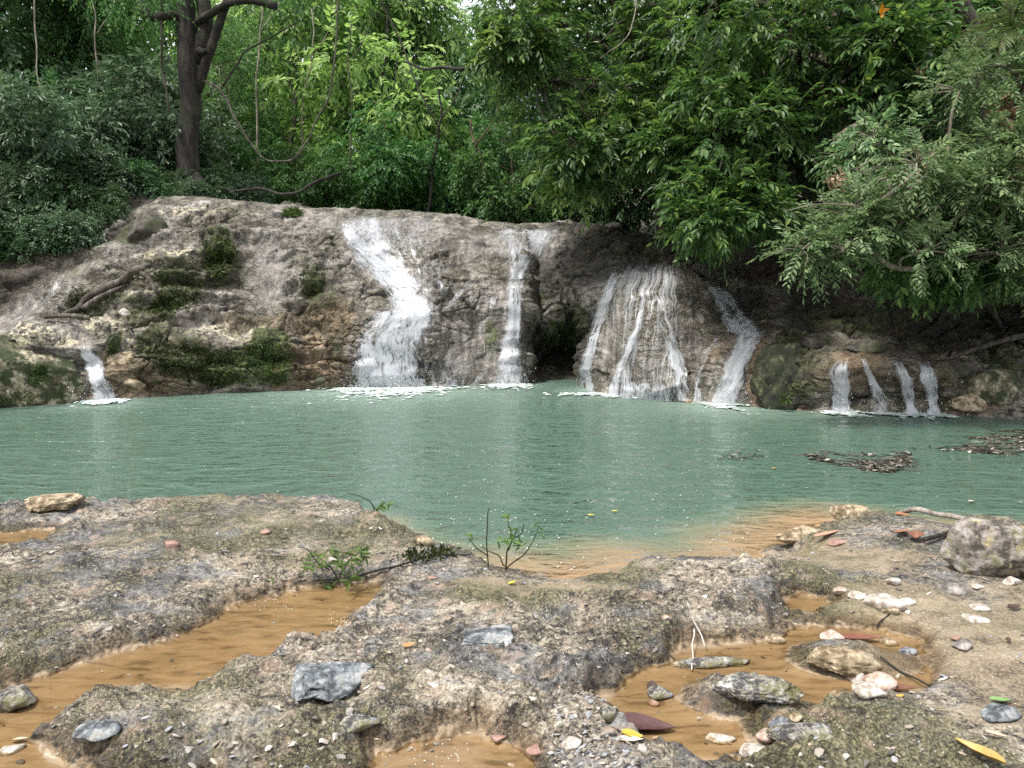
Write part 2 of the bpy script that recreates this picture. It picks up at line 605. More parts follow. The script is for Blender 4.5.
def ground_material():
    g = G('wet_crusty_rock_and_sand')
    v = g.co.outputs['Object']
    q = g.map(v, (1, 1.6, 1), (0, 0, 0.35))
    n1 = g.noise(q, 4.5, 10, 0.66, 0.4)
    n2 = g.noise(q, 22, 8, 0.7, 0.2)
    n3 = g.noise(v, 85, 5, 0.65)
    big = g.noise(v, 1.3, 4, 0.5)
    big2 = g.noise(g.map(v, (1, 1, 1), (0, 0, 1.1)), 2.1, 5, 0.55)
    f = g.math('ADD', g.math('MULTIPLY', n1, 0.32), g.math('ADD', g.math('MULTIPLY', n2, 0.40), g.math('MULTIPLY', n3, 0.28)))
    wob = g.n('VectorMath', 0, {0: v, 1: g.n('VectorMath', 0, {0: g.noise(v, 9, 5, .6, 0, 1), 1: (.22, .22, .22)}, operation='MULTIPLY')}, operation='ADD')
    ck1 = g.ramp(g.voro(wob, 5.5, 'DISTANCE_TO_EDGE'), [(0, 1), (.05, 0)])
    ck2 = g.ramp(g.voro(wob, 15, 'DISTANCE_TO_EDGE'), [(0, 1), (.06, 0)])
    ckm = g.ramp(g.noise(v, 2.6, 4), [(.42, 0), (.56, 1)])
    ck = g.math('MULTIPLY', g.math('MAXIMUM', ck1, g.math('MULTIPLY', ck2, .7)), ckm)
    ck = g.math('MULTIPLY', ck, g.math('SUBTRACT', 1.0, g.math('MAXIMUM', g.attr('sand'), g.attr('pud')), clamp=True))
    rock = g.ramp(f, [(0.425, (0.018, 0.017, 0.015)), (0.46, (0.085, 0.074, 0.058)), (0.495, (0.215, 0.185, 0.142)), (0.53, (0.36, 0.312, 0.242)), (0.58, (0.58, 0.53, 0.46))])
    slate = g.ramp(f, [(0.435, (0.012, 0.013, 0.017)), (0.485, (0.05, 0.053, 0.06)), (0.555, (0.14, 0.148, 0.16)), (0.63, (0.33, 0.335, 0.335))])
    ks = g.ramp(g.math('ADD', g.math('MULTIPLY', n1, .6), g.math('MULTIPLY', big2, .55)), [(0.578, 0), (0.622, 0.8)])
    c = g.mix(ks, rock, slate)
    km = g.ramp(g.math('ADD', g.math('MULTIPLY', n2, .45), g.math('MULTIPLY', big, .6)), [(0.53, 0), (0.585, 0.8)])
    moss = g.ramp(n3, [(0.4, (0.025, 0.025, 0.010)), (0.5, (0.095, 0.09, 0.036)), (0.62, (0.24, 0.22, 0.11))])
    c = g.mix(km, c, moss)
    # tan dried mud
    c = g.mix(g.math('MULTIPLY', ck, .75), c, (0.02, 0.018, 0.014))
    sandc = g.ramp(g.math('ADD', g.math('MULTIPLY', n1, .5), g.math('MULTIPLY', n3, .5)), [(0.40, (0.085, 0.066, 0.04)), (0.47, (0.21, 0.168, 0.11)), (0.56, (0.33, 0.272, 0.19))])
    sandc = g.mix(g.ramp(g.math('ADD', g.math('MULTIPLY', n2, .5), g.math('MULTIPLY', big, .5)), [(0.5, 0), (0.6, 0.75)]), sandc, (0.155, 0.145, 0.075))
    ksand = g.math('ADD', g.attr('sand'), g.math('MULTIPLY_ADD', n2, 0.9, -0.45))
    c = g.mix(g.ramp(ksand, [(0.42, 0), (0.62, 0.92)]), c, sandc)
    pinkish = g.ramp(g.noise(v, 7, 6, .6), [(0.56, 0), (0.66, 0.55)])
    c = g.mix(pinkish, c, (0.36, 0.265, 0.2))
    # puddle floors: ochre silt with darker ripples
    rip = g.noise(g.map(v, (1, 3.0, 1), (0, 0, 0.45)), 7, 4, 0.5, 0.6)
    silt = g.ramp(rip, [(0.34, (0.12, 0.084, 0.048)), (0.42, (0.20, 0.146, 0.088)), (0.62, (0.27, 0.202, 0.127))])
    pudm = g.attr('pud')
    # soaked margin of the puddles: wet silt is darker and glossier
    wetrim = g.ramp(g.math('ADD', pudm, g.math('MULTIPLY_ADD', n2, .5, -.25)), [(.10, 0), (.45, .8)])
    c = g.mix(wetrim, c, g.mix(1.0, c, (.50, .40, .29), 'MULTIPLY'))
    c = g.mix(g.ramp(g.math('ADD', pudm, g.math('MULTIPLY_ADD', n2, 0.6, -0.30)), [(0.74, 0), (0.82, 1)]), c, silt)
    # silt under the pool's edge
    under = g.ramp(g.math('MULTIPLY_ADD', g.attr('landd'), 4.0, 0.5), [(0.3, 1), (0.62, 0)])
    c = g.mix(under, c, (0.36, 0.23, 0.11))
    # pale flecks of calcite
    vo = g.voro(v, 60)
    fl = g.math('MULTIPLY', g.math('LESS_THAN', vo, 0.16), g.math('GREATER_THAN', g.noise(v, 9, 3), 0.56))
    c = g.mix(g.math('MULTIPLY', fl, g.math('SUBTRACT', 0.85, pudm, clamp=True)), c, (0.66, 0.63, 0.58))
    rough = g.ramp(g.math('ADD', g.math('MULTIPLY', n2, .5), g.math('MULTIPLY', big2, .5)), [(0.4, 0.85), (0.6, 0.42)])
    h = g.math('ADD', g.math('MULTIPLY', n1, .6), g.math('ADD', g.math('MULTIPLY', n2, .45), g.math('MULTIPLY', n3, .12)))
    h = g.math('SUBTRACT', h, g.math('MULTIPLY', ck, .22))
    flat = g.ramp(pudm, [(.6, 1), (.95, .08)])
    h = g.math('ADD', g.math('MULTIPLY', h, flat), g.math('MULTIPLY', rip, g.math('MULTIPLY_ADD', flat, -.12, .12)))
    rough = g.math('SUBTRACT', rough, g.math('MULTIPLY', pudm, .35), clamp=True)
    return g.done(g.bsdf(c, rough, g.bump(h, 1.0, 0.045)))


ground_me = mesh_from('ground', np.column_stack([gx_, gyy, gh]), grid_faces(len(gy), len(ga)), ground_material(), True,
                      dict(sand=gm['sand'], pud=gm['pud'], landd=gm['land']))
tag(link('ground', ground_me), kind='structure')

# ================================================================== THE LEDGE the falls run over
# columns: px -> eight points (py, metres behind the waterline of that column), from the waterline up to the crest
LC = {
    -420: [(425, 0), (400, .3), (380, .5), (350, .9), (325, 1.5), (290, 2.2), (260, 3), (235, 4)],
    -60: [(412, 0), (390, .2), (365, .4), (342, .9), (328, 1.7), (300, 2.4), (276, 3), (255, 4)],
    0: [(407, 0), (385, .25), (360, .45), (340, .9), (326, 1.8), (300, 2.5), (276, 3), (254, 4)],
    60: [(403, 0), (380, .25), (360, .4), (338, .8), (324, 1.7), (300, 2.3), (272, 2.9), (248, 3.8)],
    100: [(401, 0), (380, .25), (358, .45), (336, .9), (312, 1.7), (285, 2.3), (258, 2.9), (236, 3.8)],
    150: [(397, 0), (376, .2), (350, .5), (330, 1.2), (295, 1.8), (262, 2.4), (228, 3.2), (205, 4)],
    212: [(393, 0), (370, .15), (345, .35), (326, 1.1), (290, 1.6), (252, 2.0), (226, 2.8), (202, 3.6)],
    270: [(391, 0), (370, .15), (345, .35), (325, .9), (300, 1.3), (262, 1.9), (234, 2.6), (208, 3.6)],
    330: [(389, 0), (366, .12), (342, .3), (322, .7), (292, 1.2), (262, 1.9), (236, 2.5), (212, 3.4)],
    365: [(388, 0), (366, .08), (342, .18), (321, .35), (300, 1.1), (272, 1.8), (240, 2.5), (214, 3.4)],
    400: [(388, 0), (366, .06), (342, .14), (321, .3), (306, 1.1), (275, 1.8), (242, 2.5), (215, 3.4)],
    440: [(387, 0), (362, .15), (338, .35), (316, .6), (298, .9), (270, 1.6), (244, 2.2), (218, 3.2)],
    485: [(385, 0), (358, .2), (328, .5), (302, .7), (282, 1.0), (262, 1.5), (242, 2.1), (225, 3.0)],
    515: [(385, 0), (358, .25), (328, .5), (304, .8), (282, 1.0), (262, 1.3), (244, 1.9), (228, 2.8)],
    527: [(384, 0), (360, .3), (336, .5), (312, .6), (288, .8), (264, 1.3), (244, 1.9), (227, 2.8)],
    538: [(380, .6), (364, 1.9), (346, 2.0), (322, .4), (292, .4), (264, 1.1), (244, 1.8), (227, 2.7)],
    558: [(378, .8), (366, 2.2), (350, 2.2), (312, -.3), (294, -.3), (266, .2), (245, .8), (226, 1.8)],
    576: [(380, .8), (366, 2.0), (348, 2.0), (306, .2), (284, .3), (264, .6), (247, 1.1), (227, 2.1)],
    586: [(388, .2), (362, .5), (335, .6), (304, .5), (284, .7), (264, .9), (247, 1.4), (227, 2.4)],
    600: [(394, .35), (364, .5), (334, .65), (304, .9), (282, 1.1), (266, 1.4), (249, 1.9), (229, 2.9)],
    620: [(397, .25), (386, .12), (350, .22), (312, .5), (284, .85), (267, 1.25), (251, 2.0), (233, 3.0)],
    648: [(399, .25), (388, 0), (350, .08), (312, .38), (284, .8), (268, 1.3), (253, 2.2), (239, 3.2)],
    672: [(401, .25), (390, .1), (354, .2), (316, .5), (290, .9), (274, 1.4), (260, 2.2), (249, 3.2)],
    694: [(403, .35), (374, .5), (344, .75), (314, 1.0), (292, 1.3), (278, 1.7), (267, 2.3), (257, 3.2)],
    722: [(405, 0), (378, .2), (354, .45), (337, .8), (318, 1.4), (300, 1.8), (285, 2.3), (270, 3.2)],
    748: [(406, 0), (382, .12), (358, .3), (340, .6), (331, 1.3), (315, 2.0), (298, 2.5), (280, 3.2)],
    775: [(408, 0), (385, .12), (362, .3), (346, .6), (338, 1.2), (325, 1.8), (305, 2.4), (285, 3.0)],
    812: [(411, 0), (392, .02), (374, .05), (362, .3), (354, .9), (340, 1.6), (315, 2.2), (290, 3)],
    826: [(413, 0), (398, .1), (384, .05), (368, .02), (357, .5), (345, 1.3), (318, 2.0), (288, 2.9)],
    852: [(413, .1), (398, .2), (384, .12), (368, -.02), (356, .5), (345, 1.4), (315, 2.2), (285, 2.9)],
    866: [(414, .25), (398, .4), (382, .35), (364, .05), (355, .6), (345, 1.5), (315, 2.2), (285, 2.9)],
    892: [(414, .1), (400, .2), (386, .1), (368, 0), (357, .5), (345, 1.5), (315, 2.2), (285, 2.9)],
    915: [(415, .15), (402, .25), (388, .15), (372, .02), (360, .5), (348, 1.5), (318, 2.2), (285, 2.9)],
    942: [(415, 0), (402, .1), (389, .08), (377, .1), (366, .6), (352, 1.5), (320, 2.1), (288, 2.8)],
    985: [(417, 0), (404, .1), (392, .3), (380, .6), (368, 1.1), (355, 1.6), (325, 2.1), (290, 2.6)],
    1040: [(421, 0), (405, .1), (390, .3), (375, .6), (360, 1.0), (340, 1.5), (310, 1.9), (275, 2.4)],
    1150: [(430, 0), (412, .1), (395, .3), (375, .6), (355, 1.0), (330, 1.4), (300, 1.8), (260, 2.3)],
    1500: [(465, 0), (440, .1), (415, .3), (390, .6), (360, 1.0), (330, 1.4), (290, 1.8), (240, 2.3)],
}
lpx = np.array(sorted(LC))
ctrl = []
for px in lpx:
    pts = LC[px]
    Y0 = onz(px, pts[0][0], 0.0)[1]
    row = []
    for k, (py, dy) in enumerate(pts):
        row.append(at(px, py, Y0 + dy if k else Y0))
    b0 = row[0]
    cr = row[-1]
    lf, rf = sstep(190, 60, px) if px < 190 else 0.0, sstep(690, 830, px)
    out = (b0[0] / 14.0)
    pre = [b0 + np.array([0, -.9, -1.6]), b0 + np.array([0, -.12, -.35])]
    post = [cr + np.array([.2 * rf - .2 * lf, 1.2, .10 + .9 * lf + 1.9 * rf]), cr + np.array([.8 * rf - .8 * lf, 3.4, .1 + 2.0 * lf + 5.0 * rf]),
            cr + np.array([2 * rf - 2 * lf, 7.0, -.35 + 3.4 * lf + 9.0 * rf])]
    ctrl.append(pre + row + post)
ctrl = np.array(ctrl)                                   # columns, 13 rows, 3
lc = axis([(-420, -20, 60), (-20, 1044, 860), (1044, 1500, 60)])
lr = axis([(0, 1, 8), (1, 2, 16), (2, 9, 270), (9, 10, 40), (10, 12, 50)])
# linear across columns then smoothed, Catmull-Rom along each column
nr = ctrl.shape[1]
i0 = np.clip(np.searchsorted(lpx, lc, side='right') - 1, 0, len(lpx) - 2)
tt = ((lc - lpx[i0]) / (lpx[i0 + 1] - lpx[i0]))
tt = tt * tt * (3 - 2 * tt) * 0.6 + tt * 0.4
A = ctrl[i0] * (1 - tt)[:, None, None] + ctrl[i0 + 1] * tt[:, None, None]
i1 = np.minimum(lr.astype(int), nr - 2)
u = (lr - i1)[None, :, None]
ext = np.concatenate([2 * A[:, :1] - A[:, 1:2], A, 2 * A[:, -1:] - A[:, -2:-1]], 1)
p0, p1, p2, p3 = ext[:, i1], ext[:, i1 + 1], ext[:, i1 + 2], ext[:, i1 + 3]
tau = 0.42
S = p1 + tau * (p2 - p0) * u + (2 * tau * p0 + (tau - 3) * p1 + (3 - 2 * tau) * p2 - tau * p3) * u ** 2 + (-tau * p0 + (2 - tau) * p1 + (tau - 2) * p2 + tau * p3) * u ** 3
S = S.transpose(1, 0, 2)                                # rows, cols, 3
LPX, LPY = project(S)
# normals of the smooth sheet
du = np.gradient(S, axis=1)
dv = np.gradient(S, axis=0)
Nn = np.cross(du, dv)
Nn /= np.linalg.norm(Nn, axis=-1, keepdims=True) + 1e-9
Nn *= np.sign((Nn * (EYE - S)).sum(-1, keepdims=True).mean())


def blob_px(spec, wob=0.35, sharp=2.0, seed=0):
    out = np.zeros(LPX.shape)
    w1 = noise(S * 1.6, 90 + seed) + 0.6 * noise(S * 5, 91 + seed)
    for b in spec:
        cx, cy_, rx, ry, s = b[:5]
        an = math.radians(b[5]) if len(b) > 5 else 0
        dx, dy = LPX - cx, LPY - cy_
        ux, uy = dx * math.cos(an) + dy * math.sin(an), -dx * math.sin(an) + dy * math.cos(an)
        r = np.sqrt((ux / rx) ** 2 + (uy / ry) ** 2) * (1 + wob * w1)
        out = np.maximum(out, s * np.exp(-np.maximum(r, 0) ** (2 * sharp)))
    return out


M_moss = blob_px([(178, 290, 26, 26, 1), (222, 262, 20, 26, .9), (150, 318, 30, 14, .7), (100, 305, 40, 12, .6, -25), (210, 365, 70, 20, .95), (272, 358, 28, 26, .95), (165, 352, 24, 14, 1), (75, 385, 10, 14, .4),
                  (316, 285, 14, 14, .7), (318, 300, 22, 14, .6), (300, 265, 30, 10, .4), (560, 345, 22, 22, .8), (575, 320, 14, 20, .7), (540, 300, 10, 14, .5), (490, 340, 8, 22, .6),
                  (790, 372, 34, 30, .9), (112, 350, 8, 10, .8), (60, 270, 60, 20, .4), (290, 215, 12, 5, .8), (232, 215, 14, 6, .5), (125, 240, 30, 14, .5), (250, 395, 40, 6, .6), (340, 350, 12, 20, .5),
                  (690, 250, 60, 12, .7), (850, 330, 60, 20, .5), (1010, 370, 50, 24, .6), (960, 395, 30, 14, .4)], seed=1)
M_dark = blob_px([(598, 262, 46, 26, 1, -14), (632, 244, 26, 18, 1), (570, 345, 30, 40, 1), (548, 285, 14, 24, .8), (612, 240, 50, 10, .8), (668, 255, 40, 16, .9), (648, 268, 40, 10, .7), (712, 300, 12, 30, .5), (545, 255, 10, 14, .5), (498, 340, 9, 40, .5), (130, 232, 24, 16, .6),  # black wet rock, plus recess shade under the lips painted dark
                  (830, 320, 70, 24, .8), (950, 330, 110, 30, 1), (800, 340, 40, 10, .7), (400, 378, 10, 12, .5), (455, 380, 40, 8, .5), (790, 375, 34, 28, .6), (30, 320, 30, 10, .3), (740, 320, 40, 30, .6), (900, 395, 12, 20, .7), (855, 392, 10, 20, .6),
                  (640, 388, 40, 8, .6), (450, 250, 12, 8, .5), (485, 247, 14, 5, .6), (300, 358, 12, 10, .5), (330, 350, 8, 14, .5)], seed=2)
M_cream = blob_px([(160, 345, 60, 12, .8), (110, 325, 30, 12, .9), (230, 335, 60, 8, .6), (130, 300, 40, 12, .6, -20), (170, 262, 40, 10, .5), (140, 290, 30, 14, .8), (260, 345, 40, 8, .5), (40, 345, 40, 10, .9), (200, 215, 50, 10, .4), (225, 385, 50, 6, .5)], seed=3)
M_tan = blob_px([(300, 370, 60, 26, .9), (330, 330, 40, 30, .9), (400, 345, 60, 30, .35), (150, 380, 60, 24, .8), (110, 380, 26, 26, .9), (270, 330, 60, 14, .6), (760, 375, 16, 40, .9), (850, 370, 40, 20, .8), (720, 350, 20, 20, .6), (930, 375, 40, 20, .6), (960, 405, 60, 14, .7), (585, 365, 10, 20, .8),
                 (620, 232, 60, 6, .6), (690, 300, 20, 40, .3), (780, 408, 40, 5, .9), (80, 285, 30, 8, .4, -30), (340, 365, 20, 20, .8), (455, 320, 30, 20, .4)], seed=4)
M_wet = blob_px([(50, 295, 70, 18, 1, -32), (265, 285, 30, 40, .9), (650, 330, 70, 60, 1), (400, 260, 70, 50, .8), (470, 330, 70, 60, .8), (390, 350, 60, 40, .8), (520, 250, 60, 20, .9), (350, 225, 60, 16, .6)], seed=5)

# relief: big lumps, broken beds, blocks, tufa flutes where the water runs
face = sstep(1.6, 2.6, lr)[:, None] * np.ones(LPX.shape)
smoothz = np.clip(np.maximum(blob_px([(50, 295, 75, 18, 1, -32), (262, 285, 28, 42, 1), (650, 335, 62, 60, 1), (525, 300, 20, 60, .5), (470, 350, 40, 34, .8), (390, 250, 60, 40, .6), (500, 262, 60, 40, .75), (440, 235, 80, 24, .6), (395, 352, 36, 30, .6), (870, 362, 60, 16, .8), (330, 240, 40, 30, .5), (755, 370, 20, 34, .7)], wob=.2, sharp=3), 0), 0, 1)
q = S.copy()
n_big = fbm(q * 0.9, 3, 101)
beds = fbm(q * np.array([.7, .7, 3.2]), 4, 111, mode=1)
n_med = fbm(q * 2.7, 4, 121, mode=2)
n_fine = fbm(q * 9, 4, 131, mode=1, gain=.6)
fl = fbm(q * np.array([4.5, 2.0, .35]), 3, 141, mode=1)
ca, cb, cv = cellnoise(S[..., 0] * 1.0 + .2 * noise(S * 2, 151), S[..., 2] * 1.7 + S[..., 1] * .5 + .2 * noise(S * 2, 152), 1.6, 9)
crack = 1 - sstep(.0, .10, cb - ca)
da, db, dv = cellnoise(S[..., 0] * 1.0 + .12 * noise(S * 4, 153), S[..., 2] * 2.2 + S[..., 1] * .6 + .12 * noise(S * 4, 154), 3.7, 19)
# rounded flowstone bulges with creases between them, and stepped beds
ea, eb, ev = cellnoise(S[..., 0] * .85 + .22 * noise(S * 1.4, 156), S[..., 2] * 1.05 + S[..., 1] * .35 + .22 * noise(S * 1.4, 157), 1.15, 29)
fa, fb_, fv = cellnoise(S[..., 0] * 1.1 + .15 * noise(S * 2.6, 158), S[..., 2] * 1.1 + S[..., 1] * .4 + .15 * noise(S * 2.6, 159), 2.6, 39)
bulge = (.55 - ea ** 2) * .9 + .42 * (.5 - fa ** 2)
stz = S[..., 2] * 2.1 + .55 * noise(S * .55, 160) + .2 * noise(S * 1.7, 162)
stair = sstep(.25, .75, stz - np.floor(stz)) - (stz - np.floor(stz))
bedded = np.clip(sstep(360, 300, LPX) + .55 * sstep(420, 470, LPX) * sstep(560, 500, LPX) * sstep(300, 280, LPY), 0, 1)
blocks = (cv - .5) * sstep(.02, .14, cb - ca) * .9 + (dv - .5) * sstep(.02, .16, db - da) * .5
rugged = sstep(-.35, .4, noise(S * .8, 155))
disp = (0.15 * n_big + (1 - .75 * smoothz) * (.24 * bulge * (1 - .5 * bedded) + .38 * stair * bedded) + (1 - smoothz) * (0.05 * beds + (.02 + 0.04 * rugged) * n_med + (.012 + 0.026 * rugged) * n_fine + (0.08 + .18 * rugged) * blocks - .13 * crack * (.3 + .7 * rugged) - .06 * (1 - sstep(.0, .12, db - da)) * rugged) + smoothz * (0.022 * fl + 0.012 * fbm(q * np.array([2.2, 2.2, .6]), 3, 171) + 0.005 * n_fine)
        + M_wet * (1 - smoothz) * 0.015 * fl)
disp += M_moss * (0.03 + 0.02 * fbm(q * 14, 2, 161))
tame = (0.35 + 0.65 * sstep(2.0, 2.9, lr) - .55 * sstep(7.8, 8.8, lr) * sstep(11, 10, lr))[:, None]
S = S + Nn * (disp * face * tame)[..., None]


def ledge_material():
    g = G('wet_tufa_limestone')
    v = g.co.outputs['Object']
    q = g.map(v, (1, 1, 1.9))
    n1 = g.noise(q, 2.2, 10, 0.64, 0.3)
    n2 = g.noise(v, 11, 8, 0.66)
    n3 = g.noise(v, 42, 5, 0.6)
    str_ = g.noise(g.map(v, (3.0, 1.6, 0.22)), 3.2, 6, 0.6)
    f = g.math('ADD', g.math('MULTIPLY', n1, .40), g.math('ADD', g.math('MULTIPLY', n2, .36), g.math('MULTIPLY', n3, .24)))
    wob = g.n('VectorMath', 0, {0: q, 1: g.n('VectorMath', 0, {0: g.noise(v, 2.5, 6, .65, 0, 1), 1: (.8, .8, .8)}, operation='MULTIPLY')}, operation='ADD')
    ck = g.math('MAXIMUM', g.ramp(g.voro(wob, 1.3, 'DISTANCE_TO_EDGE'), [(0, 1), (.035, 0)]), g.math('MULTIPLY', g.ramp(g.voro(wob, 3.4, 'DISTANCE_TO_EDGE'), [(0, 1), (.05, 0)]), .7))
    ck = g.math('MULTIPLY', ck, g.ramp(g.noise(v, .9, 4), [(.44, 0), (.56, 1)]))
    base = g.ramp(f, [(0.425, (0.022, 0.019, 0.015)), (0.46, (0.084, 0.076, 0.064)), (0.50, (0.182, 0.167, 0.145)), (0.54, (0.272, 0.252, 0.223)), (.60, (.42, .395, .355))])
    tan = g.ramp(f, [(0.40, (0.045, 0.028, 0.013)), (0.46, (0.13, 0.088, 0.05)), (0.53, (0.25, 0.18, 0.11)), (0.62, (0.40, 0.31, 0.21))])
    e = g.math('MULTIPLY_ADD', n2, 0.8, -0.4)
    def k(a, lo, hi, m=1.0):
        return g.ramp(g.math('ADD', g.attr(a), e), [(lo, 0), (hi, m)])
    stain = g.noise(g.map(v, (2.0, 1.3, .55)), 1.5, 9, .72, .6)
    base = g.mix(g.ramp(stain, [(.52, 0), (.59, .6)]), base, (0.062, 0.055, 0.044))
    base = g.mix(g.ramp(g.noise(q, 5, 8, .7), [(.54, 0), (.6, .3)]), base, (0.33, 0.30, 0.265))
    c = g.mix(k('tan', .3, .7, .85), base, tan)
    wet = g.ramp(g.math('ADD', g.math('MULTIPLY', str_, .6), g.math('MULTIPLY', f, .4)), [(0.41, (0.055, 0.048, 0.043)), (0.48, (0.138, 0.126, 0.113)), (0.54, (0.23, 0.213, 0.196)), (.61, (.35, .33, .31))])
    c = g.mix(k('wet', .35, .75, .8), c, wet)
    c = g.mix(g.math('MULTIPLY', ck, .7), c, (0.03, 0.026, 0.02))
    cream = g.ramp(n3, [(0.35, (0.34, 0.30, 0.19)), (0.6, (0.62, 0.57, 0.42))])
    c = g.mix(g.math('MULTIPLY', k('cream', .25, .5, 1.0), g.ramp(n2, [(.47, 0), (.56, 1)])), c, cream)
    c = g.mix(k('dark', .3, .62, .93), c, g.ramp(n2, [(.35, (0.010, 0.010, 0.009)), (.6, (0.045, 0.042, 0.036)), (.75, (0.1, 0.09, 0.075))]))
    moss = g.ramp(g.math('ADD', g.math('MULTIPLY', n2, .5), g.math('MULTIPLY', n3, .5)), [(.42, (0.012, 0.016, 0.006)), (.5, (0.042, 0.056, 0.016)), (.6, (0.12, 0.135, 0.045))])
    c = g.mix(g.math('MULTIPLY', k('moss', .3, .55, 1.0), g.ramp(n1, [(.40, .25), (.5, 1)])), c, moss)
    slopes = g.noise(v, 0.9, 5, .6)
    c = g.mix(g.math('MULTIPLY', g.ramp(slopes, [(.46, 0), (.56, .75)]), g.ramp(n2, [(.45, 0), (.55, 1)])), c, (0.085, 0.08, 0.042))
    soil = g.ramp(n2, [(.4, (0.012, 0.009, 0.006)), (.52, (0.04, 0.03, 0.019)), (.65, (0.10, 0.078, 0.052))])
    c = g.mix(g.attr('soil'), c, soil)
    rough = g.math('SUBTRACT', 0.8, g.math('MULTIPLY', g.attr('wet'), 0.55))
    h = g.math('ADD', g.math('MULTIPLY', n1, .6), g.math('ADD', g.math('MULTIPLY', n2, .42), g.math('MULTIPLY', n3, .10)))
    h = g.math('SUBTRACT', h, g.math('MULTIPLY', ck, .25))
    return g.done(g.bsdf(c, rough, g.bump(h, 1.0, 0.12)))


soil = .9 * np.clip(sstep(9.2, 9.8, lr)[:, None] * sstep(215, 90, LPX) + sstep(8.4, 9.2, lr)[:, None] * sstep(660, 780, LPX)
               + sstep(10.3, 11, lr)[:, None] * np.ones(LPX.shape) + sstep(8, 9, lr)[:, None] * sstep(60, 0, LPX)
               + sstep(-4, 10, 318 - .62 * LPX - LPY) * sstep(150, 110, LPX), 0, 1)
ledge_V = S.reshape(-1, 3)
ledge_F = grid_faces(len(lr), len(lc))
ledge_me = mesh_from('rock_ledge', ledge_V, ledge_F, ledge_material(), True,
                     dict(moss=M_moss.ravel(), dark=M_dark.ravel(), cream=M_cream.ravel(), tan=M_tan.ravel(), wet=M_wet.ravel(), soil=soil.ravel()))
tag(link('rock_ledge', ledge_me), kind='structure')

# ================================================================== TERRAIN: pool bed, stream bed above the falls, valley sides, far hills
def terrain_h(x, y):
    n = fbm(P2(x, y, .11), 4, 201)
    back = sstep(17.5, 21.5, y + 0.25 * np.abs(x + 1)) * 3.1 + np.maximum(y - 22, 0) * 0.02
    left = np.maximum(-x - 8.5 - 0.10 * (y - 14), 0)
    right = np.maximum(x - (9.0 - 0.55 * np.clip(y - 8, 0, 12)), 0)
    far = np.maximum(y - 60, 0) * .25
    side = (0.62 * left + 0.9 * right)
    side = np.where(y > 14, side, side * sstep(6, 14, y) + .4 * np.maximum(np.abs(x) - 8, 0) * (1 - sstep(6, 14, y)))
    side = 26 * (1 - np.exp(-side / 26))
    far = 40 * (1 - np.exp(-far / 40))
    h = -1.3 + back + side + far + n * (0.15 + 0.4 * sstep(20, 60, y))
    dry = sstep(3.0, 0.2, y)
    return np.where(y < 3.2, h * (1 - dry) + (0.12 + .25 * np.maximum(np.abs(x) - 10, 0)) * dry, h)


tx = np.sort(np.concatenate([np.linspace(-40, 40, 161), -np.geomspace(41, 400, 24), np.geomspace(41, 400, 24)]))
ty = np.sort(np.concatenate([np.linspace(-20, 70, 181), -np.geomspace(21, 300, 20), np.geomspace(71, 500, 26)]))
TX, TY = np.meshgrid(tx, ty)
TZ = terrain_h(TX.ravel(), TY.ravel())
g = G('forest_soil')
v = g.co.outputs['Object']
n1, n2 = g.noise(v, 2, 8, .6), g.noise(v, 14, 6, .65)
c = g.ramp(n2, [(.35, (0.015, 0.011, 0.006)), (.5, (0.05, 0.037, 0.022)), (.7, (0.12, 0.088, 0.05))])
c = g.mix(g.ramp(n1, [(.48, 0), (.6, .8)]), c, (0.03, 0.045, 0.015))
terr_V = np.column_stack([TX.ravel(), TY.ravel(), TZ])
terr_F = grid_faces(len(ty), len(tx))
terr_me = mesh_from('terrain', terr_V, terr_F, g.done(g.bsdf(c, .95, g.bump(n2, .8, .08))))
tag(link('terrain', terr_me), kind='structure')

allV = [tuple(p) for p in ledge_V] + [tuple(p) for p in terr_V]
allF = [tuple(f) for f in ledge_F] + [tuple(f + len(ledge_V)) for f in terr_F]
LAND_BVH = BVHTree.FromPolygons(allV, allF)
LEDGE_BVH = BVHTree.FromPolygons(allV[:len(ledge_V)], allF[:len(ledge_F)])


def drop(x, y, top=40.0):
    h = LAND_BVH.ray_cast(Vector((x, y, top)), Vector((0, 0, -1)))
    return h[0].z if h[0] else 0.0


def hit(px, py, off=0.0, bvh=LEDGE_BVH):
    d = Vector(ray(px, py)).normalized()
    h = bvh.ray_cast(Vector(EYE), d)
    if h[0] is None:
        return None, None
    nrm = h[1] if h[1].dot(d) < 0 else -h[1]
    return h[0] + nrm * off, nrm

# ================================================================== WATER
WX, WY = np.meshgrid(np.arange(-19, 19.01, .07), np.concatenate([np.arange(3.4, 8.6, .035), np.arange(8.6, 19.2, .06)]))
wx, wy = WX.ravel(), WY.ravel()
ghw, _ = ground_fields(wx, wy, fine=False)
depth = np.where(wy < 9, -ghw + 0.6 * sstep(7.5, 9, wy), 2.0)
FALLS = [(392, 388, 1.3, 1.0), (508, 385, .6, .7), (585, 390, .5, .6), (610, 396, .5, .6), (690, 401, .5, .4), (724, 406, .8, .8), (842, 414, .5, .6), (878, 415, .5, .6), (910, 415, .4, .6), (932, 414, .4, .6), (106, 403, .5, .6)]
chop = np.zeros(wx.shape)
for fx, fy, r, s in FALLS:
    c_ = onz(fx, fy, 0)
    chop = np.maximum(chop, s * np.exp(-np.hypot(wx - c_[0], wy - c_[1]) / (1.6 * r)))
wz = (0.006 + 0.02 * chop) * fbm(np.stack([wx * 1.6, wy * 2.6, 0 * wx], -1), 3, 301) + 0.004 * noise(P2(wx, wy, 6), 305)
wz *= sstep(0.02, 0.3, depth) * .9 + .1


